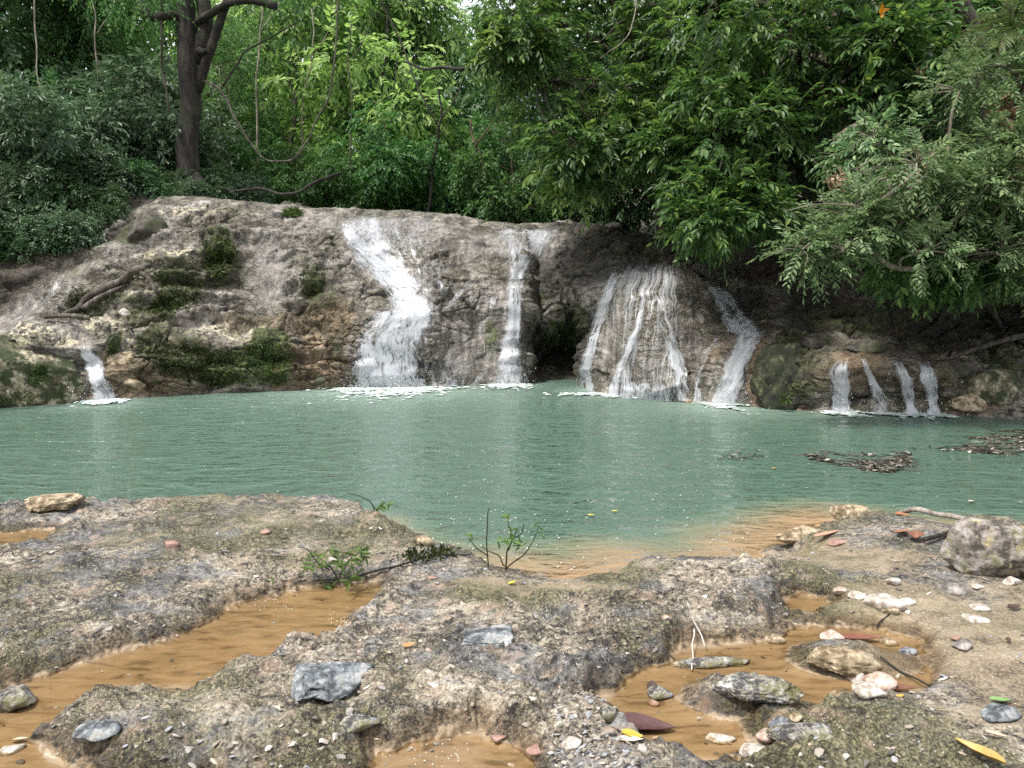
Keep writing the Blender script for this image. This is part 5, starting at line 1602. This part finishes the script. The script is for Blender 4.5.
R_CRUST = rock_material('grey_crust', [(.40, (.03, .03, .03)), (.47, (.11, .102, .09)), (.55, (.25, .232, .205)), (.64, (.5, .48, .44))], 18, (.10, .095, .04), .45, .7, .02, (.19, .21, .24))
R_RED = rock_material('brick_red_chip', [(.35, (.18, .10, .08)), (.6, (.32, .20, .16))], 14, None, .5, .7, .004)
R_SLATE = rock_material('dark_slate_pebble', [(.36, (.05, .055, .065)), (.5, (.13, .14, .16)), (.62, (.30, .31, .33))], 18, None, .5, .35, .004)

# boulders of the far shore
c_ = onz(36, 404, 0)
put_rock('boulder', 'large mossy boulder with pale crust at the left edge of the far shore', 'boulder', c_ + [-.35, .15, .42], (2.1, 1.5, 1.62), 8, R_MOSSY, 3, 5, cuts=6, rough=.25, fine=.07)
c_ = onz(787, 407, 0)
put_rock('boulder', 'moss-blackened block of rock standing between the falls on the right', 'boulder', c_ + [0.02, .10, .40], (1.36, 1.0, 1.40), 4, R_BLACK, 17, 5, cuts=5, rough=.3, fine=.11)
for k, (px, py, w, hgt, dep, mat, lab, sd_) in enumerate([
    (143, 232, 40, 40, .9, R_DARK, 'dark rounded boulder on the crest below the left thicket', 21), (103, 240, 16, 22, .5, R_GREY, 'upright grey stone at the left end of the crest', 22),
    (94, 232, 20, 12, .4, R_DARK, 'small dark stone left of the upright grey stone', 23), (275, 214, 15, 13, .4, R_GREY, 'pale square block lying on the crest beside a tuft', 24),
    (200, 205, 34, 9, .5, R_GREY, 'flat grey slab at the foot of the old tree', 25), (118, 226, 22, 12, .5, R_GREY, 'grey stone leaning on the dark rounded boulder', 26),
    (150, 401, 22, 8, .4, R_DARK, 'dark low stone at the waterline right of the lone left fall', 27), (120, 362, 24, 18, .4, R_TAN, 'tan cracked rock above the lone left fall', 28),
    (150, 285, 16, 9, .3, R_WHITE, 'pale rock wedged under the end of the driftwood', 29), (124, 315, 12, 12, .3, R_WHITE, 'pale chip of rock below the driftwood', 30),
    (130, 385, 26, 16, .5, R_TAN, 'brown rock standing right of the lone left fall', 31), (318, 380, 20, 10, .4, R_DARK, 'brown stone at the waterline left of the widest fall', 32),
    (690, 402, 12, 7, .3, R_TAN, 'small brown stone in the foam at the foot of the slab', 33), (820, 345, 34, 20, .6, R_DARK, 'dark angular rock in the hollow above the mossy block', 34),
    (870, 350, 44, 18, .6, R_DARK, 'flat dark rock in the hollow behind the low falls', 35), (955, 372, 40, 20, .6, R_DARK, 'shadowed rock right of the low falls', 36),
    (1000, 388, 60, 34, .9, R_MOSSY, 'big mossy rock at the right end of the far shore', 37), (975, 404, 46, 18, .5, R_TAN, 'low brown rock at the waterline right of the last fall', 38),
    (915, 350, 26, 14, .5, R_DARK, 'small dark rock under the leaves above the third low fall', 39), (880, 396, 16, 22, .3, R_DARK, 'wet dark stone under the split jet', 40),
    (660, 226, 24, 10, .5, R_DARK, 'dark stone on the crest under the hanging leaves', 41), (614, 226, 18, 8, .4, R_GREY, 'grey stone on the crest right of the narrow fall', 42)]):
    h, n_ = hit(px, py)
    if h is None:
        continue
    s_ = h.y / F
    loc = np.array(h) + np.array([0, dep * .25, 0])
    put_rock('rock', lab, 'rock', loc, (w * s_, dep, hgt * s_ * 1.15), RNG.uniform(-15, 15), mat, sd_, 4, cuts=8, rough=.14)

# driftwood log on the ledge
P_ = [hit(*q, .06)[0] for q in ((66, 322), (82, 312), (100, 298), (122, 286), (140, 276), (152, 270))]
P_ = np.array([np.array(p) for p in P_]) + np.array([0, -.06, .08])
b_ = P_[0].copy()
t_ = Tubes(10)
t_.add(P_ - b_, [.035, .055, .065, .075, .075, .05], wob=.06, seed=4, lump=.22)
t_.add(np.array([P_[1] + [.1, 0, -.03], P_[2] + [.12, -.05, -.08], P_[3] + [.1, -.05, -.12]]) - b_, .05, .03, lump=.2, seed=8)
t_.add(np.array([P_[4], P_[4] + [.25, -.05, -.12], P_[4] + [.42, -.1, -.42]]) - b_, .06, .035, lump=.2, seed=9)
t_.add(np.array([P_[0] + [-.35, 0, -.04], P_[0] + [.1, -.02, -.02], P_[0] + [.5, -.05, -.06]]) - b_, .04, .05, lump=.2, seed=11)
tag(link('driftwood_log', t_.mesh('driftwood_log', BARK), None, b_), 'weathered driftwood log lying slantwise on the mossy ledge at the left', 'log')

# leafy tufts of moss and small plants on the ledge
MOSSL = leaf_material('moss_tuft_leaf', [(0, (.016, .024, .008)), (.6, (.042, .06, .018)), (1, (.11, .13, .045))], .3, .6, .2)
GRASSL = leaf_material('fresh_tuft_leaf', [(0, (.03, .05, .014)), (.7, (.07, .10, .03)), (1, (.15, .2, .06))], .35, .5, .3)
for lab, mat, l_, spec, n_ in [
    ('bright green moss cushion on the vertical step above the driftwood', GRASSL, .07, [(222, 250, 13, 12), (217, 262, 14, 14)], 900), ('dark moss cushion spreading right of the driftwood', MOSSL, .06, [(182, 290, 22, 22), (165, 305, 16, 10)], 900),
    ('long mossy hanging cushion along the foot of the ledge, left half', MOSSL, .06, [(185, 357, 32, 14), (215, 372, 26, 16)], 1300), ('tufted green cushion along the foot of the ledge, right half', GRASSL, .06, [(262, 352, 24, 14), (245, 372, 30, 12), (278, 368, 14, 16)], 1200),
    ('small moss cushion left of the driftwood end', MOSSL, .05, [(78, 302, 12, 14)], 350), ('small grass tuft on the crest beside the square block', GRASSL, .08, [(293, 214, 9, 4)], 260),
    ('moss patch halfway up the ledge left of the widest fall', MOSSL, .05, [(312, 282, 14, 14)], 420), ('small bright moss cushion above the lone left fall', GRASSL, .04, [(112, 350, 5, 8)], 200),
    ('ferns and moss hanging in the mouth of the dark cave', GRASSL, .09, [(556, 332, 14, 12), (545, 345, 8, 8), (570, 340, 8, 10)], 420), ('small green sprig on the moss-blackened block', GRASSL, .06, [(779, 396, 5, 4)], 60),
    ('moss cap on the mossy boulder at the left edge', MOSSL, .05, [(60, 372, 10, 12), (30, 392, 30, 8)], 500)]:
    pts, nn = [], []
    bvh = LEDGE_BVH
    for _ in range(n_):
        cx, cy_, rx, ry = spec[RNG.integers(len(spec))]
        a_, r_ = RNG.uniform(0, 6.28), math.sqrt(RNG.random())
        h, nr_ = hit(cx + rx * r_ * math.cos(a_), cy_ + ry * r_ * math.sin(a_), .0)
        if h is not None:
            pts.append(np.array(h))
            nn.append(np.array(nr_))
    pts, nn = np.array(pts), np.array(nn)
    off = .0
    if 'boulder' in lab and 'left edge' in lab:
        pts = pts + np.array([0, -.6, 0])
    if 'block' in lab and 'sprig' in lab:
        pts = pts + np.array([0, -.32, 0])
    n = len(pts)
    V, Fq = leaf_arrays(pts + nn * RNG.uniform(0, .05, n)[:, None], nn * .7 + rand_unit(n) * .8 + np.array([0, 0, -.1]), rand_unit(n) + nn, l_ * RNG.uniform(.6, 1.5, n), l_ * .38 * RNG.uniform(.7, 1.3, n), .2, .4)
    b_ = pts.mean(0)
    tag(link('moss_cushion', mesh_from('moss_cushion', V - b_, Fq, mat, False), None, b_), lab, 'moss')

# ---------------------------------------------------------------- foreground stones
def stone(px, py, wpx, hpx, label, mat, seed, cat='stone', aspect=.75, tall=.5, rz=None, tilt=(0, 0), sink=.25, sub=3, name='stone', **kw):
    p = on_ground(px, py + hpx * .3)[0]
    s_ = np.linalg.norm(p - EYE) / F
    w = wpx * s_
    size = (w, w * aspect, w * tall)
    kw = dict(dict(cuts=9, rough=.16, fine=.015), **kw)
    o = put_rock(name, label, cat, p + np.array([0, 0, size[2] * (.5 - sink)]), size, RNG.uniform(-25, 25) if rz is None else rz, mat, seed, sub, tilt, **kw)
    return o


stone(988, 558, 84, 36, 'big pale round boulder sitting on the sand at the right edge', R_BOULDER, 51, 'boulder', .8, .58, 5, sink=.1, sub=5, name='boulder', cuts=9, rough=.22, fine=.025)
stone(334, 664, 78, 52, 'large blue-grey rock with white patches beside the long puddle', R_BLUE, 52, 'rock', .9, .30, 20, sub=5, name='rock', sink=.46, cuts=6, rough=.42, fine=.07)
stone(490, 624, 56, 42, 'blue-grey flat rock in the middle of the shelf', R_BLUE, 53, 'rock', .95, .22, -20, sub=5, name='rock', sink=.42, cuts=6, rough=.42, fine=.07)
stone(97, 728, 36, 22, 'pale blue-grey stone set in the crust at the lower left', R_BLUE, 54, 'rock', .8, .34, 10, sub=4, name='rock', sink=.35)
stone(360, 722, 38, 14, 'dark flat stone with a pale edge below the large blue-grey rock', R_CRUST, 55, 'stone', .6, .28, 10)
stone(757, 690, 80, 30, 'crusty grey rock island standing in the right puddle', R_CRUST, 56, 'rock', .55, .26, -8, sub=5, name='rock', sink=.3, cuts=6, rough=.3, fine=.09)
stone(843, 654, 62, 34, 'tan cracked rock in the upper part of the right puddle', R_TAN, 57, 'rock', .6, .36, -6, sub=5, name='rock', sink=.3, fine=.06, rough=.25)
stone(884, 603, 36, 17, 'longest white stone, lying with two others above the right puddle', R_WHITE, 58, aspect=.5, tall=.38, rz=-18)
stone(903, 601, 22, 10, 'flat white stone touching the right end of the longest white one', R_WHITE, 59, aspect=.5, tall=.35, rz=5)
stone(890, 611, 14, 7, 'small tan pebble tucked under the longest white stone', R_TAN, 60)
stone(857, 595, 17, 9, 'pinkish white stone left of the longest white stone', R_WHITE, 61, tall=.45)
stone(840, 594, 13, 7, 'rose-pink pebble at the left end of the white stones', R_PINK, 62)
stone(893, 581, 13, 7, 'lone white pebble above the row of white stones', R_WHITE, 63)
stone(832, 634, 20, 14, 'pinkish stone leaning behind the tan cracked rock', R_PINK, 64, tall=.6)
stone(857, 677, 18, 14, 'white lump of stone left of the forked pale stone', R_WHITE, 65, tall=.7)
stone(876, 681, 32, 17, 'forked pale pink stone at the edge of the right puddle', R_PINK, 66, tall=.5, rz=-30)
stone(868, 697, 30, 12, 'grey-white stone just below the forked pale stone', R_WHITE, 67, tall=.45)
stone(889, 641, 15, 8, 'tan pebble in the thin end of the right puddle', R_TAN, 68)
stone(907, 649, 16, 8, 'dark slate pebble at the thin end of the right puddle', R_SLATE, 69)
stone(721, 736, 27, 14, 'oval white shell-like stone at the lower rim of the right puddle', R_WHITE, 70, aspect=.5, tall=.3, rz=-14)
stone(767, 734, 21, 17, 'orange-tan wedge of stone between white and slate stones', R_PINK, 71, tall=.55)
stone(783, 724, 26, 18, 'two-tone dark slate pebble with a white stripe at the puddle rim', R_SLATE, 72, aspect=.55, tall=.5, rz=-30)
stone(796, 721, 12, 12, 'small brown pebble touching the slate pebble', R_TAN, 73)
stone(754, 750, 25, 16, 'white half-round stone, lowest at the puddle rim', R_WHITE, 74, tall=.45)
stone(571, 742, 20, 12, 'pinkish white stone near the bottom centre', R_WHITE, 75, tall=.5)
stone(537, 748, 20, 10, 'brick-red chip near the bottom centre', R_RED, 76, tall=.35)
stone(498, 737, 16, 7, 'orange-red chip at the rim of the bottom puddle', R_RED, 77, tall=.3)
stone(609, 719, 20, 22, 'greenish grey stone beside the dark red leaf', R_CRUST, 78, tall=.8)
stone(660, 692, 24, 14, 'grey wedge-shaped stone in the left part of the right puddle', R_CRUST, 79, tall=.5, rz=-20)
stone(654, 702, 10, 7, 'reddish pebble below the grey wedge-shaped stone', R_RED, 80)
stone(775, 638, 18, 11, 'brown rounded stone at the left inlet of the right puddle', R_TAN, 81, tall=.5)
stone(952, 588, 22, 15, 'grey stone with a dark underside below the big boulder', R_GREY, 82, tall=.5)
stone(976, 618, 22, 9, 'broken white chips on the sand at the right', R_WHITE, 83, tall=.3)
stone(980, 607, 16, 7, 'flat white chip above the broken white chips', R_WHITE, 84, tall=.3)
stone(978, 585, 10, 7, 'lilac-white pebble below the right part of the boulder', R_WHITE, 85)
stone(1011, 582, 15, 6, 'pale flat pebble under the boulder near the right edge', R_WHITE, 86)
stone(963, 645, 18, 9, 'grey pebble with a white cap on the right sand', R_GREY, 87)
stone(956, 638, 10, 7, 'pink chip leaning on the grey pebble on the right sand', R_RED, 88)
stone(14, 697, 34, 26, 'dark crusty rock cut by the left edge beside the long puddle', R_CRUST, 89, 'rock', .8, .6, 0, sub=4, name='rock', fine=.05)
stone(12, 748, 18, 7, 'pale stone in the long puddle at the lower left', R_WHITE, 90, tall=.3)
stone(420, 535, 12, 12, 'small dark stone at the water edge by the bay', R_DARK, 91)
stone(424, 540, 22, 15, 'tan lump of rock at the corner of the bay', R_TAN, 92)
stone(333, 561, 10, 5, 'pale pebble behind the leafy plant', R_WHITE, 93)
stone(432, 578, 10, 5, 'small red chip in the middle of the shelf above the blue-grey rock', R_RED, 94)
stone(172, 545, 14, 6, 'orange chip on the left part of the shelf', R_RED, 95)
stone(266, 531, 10, 6, 'salmon chip at the upper left of the shelf', R_RED, 96)
stone(283, 536, 9, 8, 'grey-brown pebble right of the salmon chip', R_DARK, 97)
stone(666, 615, 9, 9, 'pink pebble on the dark crust left of the pale stick', R_PINK, 98)
stone(836, 541, 20, 8, 'orange flake on the sandy hump by the bay', R_RED, 99, tall=.25)
stone(433, 684, 14, 6, 'tiny white flake right of the large blue-grey rock', R_WHITE, 100, tall=.3)
stone(55, 505, 46, 14, 'yellowish lump of rock on the left shore', R_TAN, 101, 'rock', .7, .3, 0, sub=5, name='rock', fine=.09, rough=.3)
stone(800, 530, 46, 20, 'greenish tan knob of rock at the edge of the right shore', R_TAN, 102, 'rock', .8, .36, 0, sub=5, name='rock', fine=.09, rough=.3, sink=.35)
stone(852, 508, 38, 22, 'mossy sandy knob of rock highest on the right shore', R_TAN, 103, 'rock', .8, .40, 0, sub=5, name='rock', fine=.09, rough=.3, sink=.35)
stone(800, 726, 60, 30, 'crusty dark rock below the right puddle', R_CRUST, 104, 'rock', .6, .22, 0, sub=5, name='rock', fine=.1, rough=.3, sink=.36)
stone(705, 660, 90, 14, 'dark crusty lip of rock along the upper rim of the right puddle', R_CRUST, 105, 'rock', .22, .12, 4, sub=5, name='rock', fine=.1, rough=.3, sink=.36)
stone(1000, 712, 36, 12, 'flat grey stone on the sand at the lower right edge', R_BLUE, 106, 'stone', .6, .25)

# ---------------------------------------------------------------- fallen leaves
def leaf_mat(name, c, rough=.5):
    g = G(name)
    n_ = g.noise(g.co.outputs['Object'], 40, 5)
    return g.done(g.bsdf(g.ramp(n_, [(.35, tuple(.7 * a for a in c)), (.65, c)]), rough, g.bump(n_, .3, .003)))


def fallen_leaf(px, py, wpx, label, color, rz, aspect=.38, curl=.14, cat='leaf', lift=.012):
    p = on_ground(px, py)[0]
    s_ = np.linalg.norm(p - EYE) / F
    L = wpx * s_
    nu, nv = 15, 7
    u, v = np.meshgrid(np.linspace(0, 1, nu), np.linspace(-1, 1, nv), indexing='ij')
    w = np.sin(np.clip(u, 0, 1) ** .85 * math.pi) ** .8 * (1 - .25 * u) * L * aspect * .55
    x = (u - .5) * L
    y = v * w
    z = curl * L * ((np.abs(v) * w / (L * aspect)) + 1.4 * (u - .5) ** 2) + .02 * L * noise(np.stack([u * 4, v * 2, 0 * u + px], -1), 3)
    V = np.stack([x, y, z], -1).reshape(-1, 3)
    Fc = grid_faces(nu, nv)
    me = mesh_from('fallen_leaf', np.vstack([V, V - [0, 0, .0015]]), np.vstack([Fc, Fc[:, ::-1] + len(V)]), leaf_mat('leaf_' + label.split()[0], color))
    o = link('fallen_leaf', me, None, p + [0, 0, lift])
    o.rotation_euler = (RNG.normal() * .08, RNG.normal() * .08, math.radians(rz))
    return tag(o, label, cat)


fallen_leaf(643, 728, 56, 'dark maroon leaf lying on the rim of the right puddle', (.075, .03, .03), -12, .46)
fallen_leaf(632, 738, 20, 'yellow leaf tucked under the maroon leaf', (.45, .33, .04), -10, .5)
fallen_leaf(630, 743, 24, 'whitish dry leaf beside the yellow leaf', (.62, .55, .42), -8, .4)
fallen_leaf(979, 758, 40, 'curled orange-yellow leaf at the bottom right', (.42, .26, .07), 118, .3, .25)
fallen_leaf(1000, 704, 17, 'bright green leaf on the sand at the lower right', (.18, .30, .11), 0, .6)
fallen_leaf(996, 740, 16, 'pinkish dry leaf near the orange-yellow leaf', (.55, .40, .30), -20, .4)
fallen_leaf(652, 688, 15, 'dark brown leaf in the left part of the right puddle', (.05, .03, .025), 80, .7)
fallen_leaf(860, 640, 36, 'brick-red sunken leaf behind the tan cracked rock', (.15, .05, .028), -6, .3)
fallen_leaf(895, 690, 34, 'brown-red sunken leaf right of the forked pale stone', (.15, .06, .03), -15, .45)
fallen_leaf(916, 540, 26, 'curled brown dead leaf under the pale branch', (.22, .10, .06), 60, .5, .4)
fallen_leaf(902, 536, 16, 'small reddish dead leaf on the right shore', (.24, .11, .07), 20, .5, .3)
fallen_leaf(826, 538, 24, 'salmon dry leaf flat on the right shore', (.42, .22, .15), 4, .4)
fallen_leaf(902, 517, 14, 'orange dead leaf by the pale branch', (.36, .15, .07), 10, .5)
fallen_leaf(1014, 610, 13, 'dark brown leaf on the sand at the right edge', (.06, .035, .025), 15, .5, .3)
fallen_leaf(1008, 643, 10, 'small dark curled leaf on the right sand', (.09, .06, .05), 60, .4, .3)
fallen_leaf(900, 699, 9, 'small orange-yellow leaf below the sunken brown-red leaf', (.6, .36, .06), 30, .5)
fallen_leaf(409, 648, 12, 'orange leaf scrap in the crust above the bottom puddle', (.5, .22, .08), 20, .5)
fallen_leaf(512, 585, 9, 'yellow leaf scrap at the foot of the bare seedling', (.6, .45, .05), 40, .6)
fallen_leaf(20, 742, 14, 'pale leaf scrap by the left edge of the long puddle', (.5, .42, .3), 0, .4)

# sticks
WT_BARK = bark_material('bleached_branch_bark', (.20, .17, .14), (.38, .34, .29), (.55, .5, .44), 12)
def stick(pts, r0, r1, label, mat, lift=.02, name='stick', zs=None):
    P_ = np.array([on_ground(px, py)[0] + [0, 0, lift] for px, py in pts])
    if zs is not None:
        P_[:, 2] += np.array(zs)
    b_ = P_[0].copy()
    t_ = Tubes(7)
    t_.add(P_ - b_, r0, r1, wob=.012, sub=5, seed=int(pts[0][0]), lump=.12)
    return tag(link(name, t_.mesh(name, mat), None, b_), label, 'stick')


stick([(886, 512), (912, 517), (942, 523), (970, 529)], .020, .017, 'long pale branch lying on the right shore behind the boulder', WT_BARK, .05, 'branch', [.04, .0, .01, .02])
stick([(925, 545), (945, 538), (965, 532)], .014, .010, 'short dark stick between pale branch and boulder', BARK_DARK, .03)
stick([(905, 505), (940, 512), (985, 516)], .008, .006, 'thin dark twig at the water edge behind the pale branch', BARK_DARK, .03)
WT = leaf_mat('bleached_twig', (.55, .5, .44))
stick([(687, 621), (697, 640), (705, 652)], .004, .003, 'white bleached twig on the dark crust, longer of two', WT, .03, 'twig', [.06, .03, .0])
stick([(694, 640), (693, 655), (692, 672)], .0035, .003, 'white bleached twig standing in the puddle rim, shorter of two', WT, .015, 'twig', [.04, .02, 0])
stick([(880, 660), (905, 676), (930, 687)], .005, .004, 'dark twig lying across the thin end of the right puddle', BARK_DARK, .01, 'twig')
stick([(875, 630), (882, 622), (890, 614)], .004, .003, 'short dark twig below the longest white stone', BARK_DARK, .01, 'twig')
stick([(345, 580), (390, 572), (430, 560), (470, 556)], .007, .005, 'dark root-like twig running along the shelf towards the bay', BARK_DARK, .015, 'twig')

# ---------------------------------------------------------------- plants of the shelf
SEED = leaf_material('seedling_leaf', [(0, (.06, .12, .03)), (1, (.2, .32, .10))], .4, .45, .4)


def seedling(label, foot, stems, tufts, r=.006, ll=.09, lw=.02, per=9, z=0, cat='seedling'):
    """stems as pixel paths in the plane of the foot, tufts of narrow leaves at given pixels"""
    f = on_ground(*foot)[0]
    root = tag(empty('seedling', f), label, cat)
    t_ = Tubes(6)
    def q(px, py, dy=0):
        return at(px, py, f[1] + dy)
    for k, st in enumerate(stems):
        P_ = np.array([q(*s) for s in st])
        t_.add(P_ - f, r * (1 if k == 0 else .8), r * .4, wob=.008, sub=4, seed=k)
    link('stems', t_.mesh('stems', BARK_DARK), root)
    L = []
    for px, py, s in tufts:
        c_ = q(px, py, RNG.normal() * .04) - f
        n = per
        d_ = rand_unit(n) * [1, 1, .6] + [0, 0, .35]
        L.append(leaf_arrays(np.tile(c_, (n, 1)) + RNG.normal(size=(n, 3)) * .012 * s, d_, rand_unit(n) * .4 + [0, 0, 1], ll * s * RNG.uniform(.6, 1.1, n), lw * s * np.ones(n), .15, .3))
    V, Fq = join(L)
    link('foliage', mesh_from('foliage', V, Fq, SEED, False), root)
    return root


seedling('bare-stemmed seedling with few green leaves at the edge of the bay', (506, 570),
         [[(506, 570), (507, 552), (511, 535), (508, 520)], [(506, 568), (522, 556), (533, 542), (538, 528)], [(505, 566), (498, 556), (487, 550), (482, 546)], [(488, 570), (487, 540), (488, 512), (490, 508)],
          [(488, 556), (476, 548), (469, 538)], [(508, 550), (514, 536), (518, 528)], [(509, 540), (520, 534), (524, 524)]],
         [(508, 518, .7), (513, 540, 1.0), (500, 540, .9), (537, 526, .6), (540, 533, .5), (520, 545, .8), (472, 536, .6), (512, 530, .6)], .0055, .085, .018, 7)
seedling('leafy green plant growing at the upper end of the long puddle', (338, 582),
         [[(338, 582), (334, 572), (325, 562), (318, 556)], [(338, 580), (344, 568), (352, 558), (360, 552)], [(336, 582), (318, 584), (298, 592), (283, 602)], [(336, 580), (310, 580), (290, 582), (272, 578)],
          [(330, 570), (318, 564), (308, 550), (298, 546)], [(283, 602), (276, 604), (262, 602)]],
         [(318, 566, 1.1), (328, 556, 1.0), (344, 565, 1.1), (360, 553, 1.0), (352, 562, .9), (350, 578, 1.0), (334, 578, 1.0), (318, 576, .9), (330, 588, .8), (300, 586, .6), (272, 580, .6), (312, 556, .7), (345, 588, .7), (365, 556, .7)], .0055, .08, .016, 10, cat='plant')
seedling('arching bare seedling with small leaves near the left shore corner', (375, 514), [[(375, 514), (372, 504), (362, 497), (346, 492)], [(376, 512), (380, 506), (386, 503)]], [(382, 507, .9), (388, 506, .7), (342, 513, .7), (378, 510, .8)], .006, .08, .022, 8)
seedling('tiny green sprout on the left shore', (42, 514), [[(42, 514), (43, 510)]], [(43, 511, .7), (47, 512, .5)], .004, .09, .03, 9, cat='sprout')
for k, (px, py, w, lab) in enumerate([(440, 556, 22, 'dark tuft of wet roots at the head of the bay'), (420, 560, 14, 'small mossy tuft left of the head of the bay')]):
    p = on_ground(px, py)[0]
    n = 70
    o_ = np.column_stack([RNG.normal(size=n) * .07, RNG.normal(size=n) * .03, np.abs(RNG.normal(size=n)) * .02])
    V, Fq = leaf_arrays(o_, rand_unit(n) + [0, -.3, .5], rand_unit(n), np.full(n, .045), np.full(n, .012), .2, .5)
    tag(link('root_tuft', mesh_from('root_tuft', V, Fq, MOSSL, False), None, p), lab, 'tuft')

# ---------------------------------------------------------------- loose shards and pebbles all over the shelf (nobody could count them)
def scatter(name, n, region, size, mats, seed, keep):
    rng = np.random.default_rng(seed)
    px = rng.uniform(region[0], region[2], n)
    py = rng.uniform(region[1], region[3], n)
    P_ = on_ground(px, py)
    _, m = ground_fields(P_[:, 0], P_[:, 1], False)
    ok = keep(P_, m, rng)
    P_ = P_[ok]
    n = len(P_)
    V0, F0 = ICO1
    R3 = rng.normal(size=(n, 3, 3))
    Q, _ = np.linalg.qr(R3)
    s = size * rng.uniform(.25, 1, n) ** 2.2
    sc = np.stack([s, s * rng.uniform(.5, 1, n), s * rng.uniform(.25, .7, n)], -1)
    jit = 1 + .25 * rng.normal(size=(n, len(V0), 1))
    V = (V0[None] * jit * sc[:, None])
    V = np.einsum('nij,nkj->nki', np.where(np.eye(3)[None] > 0, Q * 0 + np.eye(3), Q * .5), V)
    V = V + P_[:, None] + np.array([0, 0, .15]) * s[:, None, None]
    Fs = F0[None] + (np.arange(n) * len(V0))[:, None, None]
    me = mesh_from(name, V.reshape(-1, 3), Fs.reshape(-1, 3), mats, False)
    o = link(name, me)
    return tag(o, kind='stuff')


g = G('mixed_pebbles')
rnd = g.n('NewGeometry', 'Random Per Island')
pc = g.ramp(rnd, [(0, (.05, .05, .05)), (.25, (.16, .14, .12)), (.5, (.28, .24, .19)), (.72, (.22, .24, .27)), (.9, (.4, .36, .31)), (.97, (.36, .25, .2)), (1, (.6, .56, .5))])
PEB = g.done(g.bsdf(pc, .75, g.bump(g.noise(g.co.outputs['Object'], 90, 4), .5, .01)))
scatter('pebbles', 2600, (-150, 492, 1180, 775), .017, PEB, 5, lambda P_, m, r: (m['land'] > .06) & (m['pud'] < .4) & (r.random(len(P_)) > .55 * m['sand']))
scatter('pebbles', 900, (555, 690, 640, 790), .013, PEB, 6, lambda P_, m, r: m['pud'] < .8)
scatter('pebbles', 380, (0, 580, 960, 775), .014, PEB, 8, lambda P_, m, r: m['pud'] > .5)

# ---------------------------------------------------------------- litter and foam flecks floating on the pool
LITTER = leaf_material('floating_litter', [(0, (.03, .026, .02)), (.5, (.075, .066, .05)), (.82, (.17, .155, .125)), (1, (.5, .48, .44))], .1, .6, .3)  # palest pieces carry the white glints of the rafts as colour


def raft(label, poly, n, seed):
    rng = np.random.default_rng(seed)
    p = in_poly(poly, n)
    P_ = onz(p[:, 0], p[:, 1], .0)
    c_ = P_.mean(0)
    keep = noise(P_ * 3.1, seed) + .5 * noise(P_ * 9, seed) > .02
    P_ = P_[keep] - c_
    m = len(P_)
    P_[:, 2] = rng.uniform(.004, .016, m)
    d_ = rand_unit(m) * [1, 1, .05]
    k = rng.random(m) < .35
    V, Fq = leaf_arrays(P_, d_, rand_unit(m) * .25 + [0, 0, 1], np.where(k, rng.uniform(.1, .3, m), rng.uniform(.04, .11, m)), np.where(k, .012, rng.uniform(.02, .05, m)), .1, .1)
    o = link('floating_litter', mesh_from('floating_litter', V, Fq, LITTER, False), None, c_)
    return tag(o, label, 'debris', None, 'thing')


raft('long raft of twigs and dead leaves floating in the middle of the right pool', [(803, 452), (815, 450), (850, 456), (905, 452), (912, 460), (905, 470), (880, 474), (845, 466), (812, 460)], 1500, 3)
raft('larger raft of twigs and leaves floating at the right edge of the pool', [(962, 452), (972, 438), (1000, 432), (1040, 428), (1060, 445), (1040, 452), (1000, 455)], 1700, 4)
raft('thin line of floating leaf bits left of the long raft', [(716, 457), (740, 450), (766, 452), (760, 457), (730, 459)], 70, 5)
raft('few floating leaf bits right of the long raft', [(912, 447), (960, 446), (958, 452), (920, 452)], 60, 6)
rng = np.random.default_rng(12)
px = np.concatenate([rng.uniform(420, 760, 190), rng.uniform(0, 1024, 90), rng.normal(480, 50, 60)])
py = np.concatenate([rng.uniform(420, 575, 190), rng.uniform(410, 520, 90), rng.uniform(480, 560, 60)])
P_ = onz(px, py, 0)
ok = (ground_fields(P_[:, 0], P_[:, 1], False)[0] < -.03) | (P_[:, 1] > 8)
P_ = P_[ok] + [0, 0, .015]
P_ = np.vstack([P_, onz(np.concatenate([rng.normal(346, 9, 90), rng.normal(275, 12, 40), rng.normal(440, 30, 30)]), np.concatenate([rng.normal(624, 7, 90), rng.normal(602, 6, 40), rng.normal(750, 8, 30)]), PUD_Z + .004)])  # more small white flecks, laid on the puddle surfaces
n = len(P_)
fs = np.where(P_[:, 2] > .1, .4, 1.0)
V, Fq = leaf_arrays(P_, rand_unit(n) * [1, 1, 0], np.tile([0, 0, 1.0], (n, 1)), rng.uniform(.006, .024, n) * fs, rng.uniform(.005, .014, n) * fs, .1, .05)
fm = leaf_mat('white_fleck', (.8, .8, .76))
tag(link('white_flecks', mesh_from('white_flecks', V, Fq, fm, False)), kind='stuff')
for px, py, c, lab in [(587, 515, (.6, .5, .05), 'yellow leaf floating in the bay, left of two'), (611, 511, (.5, .45, .08), 'yellow leaf floating in the bay, right of two'), (771, 468, (.45, .25, .05), 'orange leaf floating below the thin line of bits'),
                       (968, 501, (.55, .5, .4), 'pale leaf floating by the right shore')]:
    p = onz(px, py, .02)
    V, Fq = leaf_arrays(np.zeros((1, 3)), np.array([[1., .2, 0]]), np.array([[0, 0, 1.]]), np.array([.07]), np.array([.035]), .1, .05)
    tag(link('floating_leaf', mesh_from('floating_leaf', V, Fq, leaf_mat('floating_leaf', c), False), None, p), lab, 'leaf')
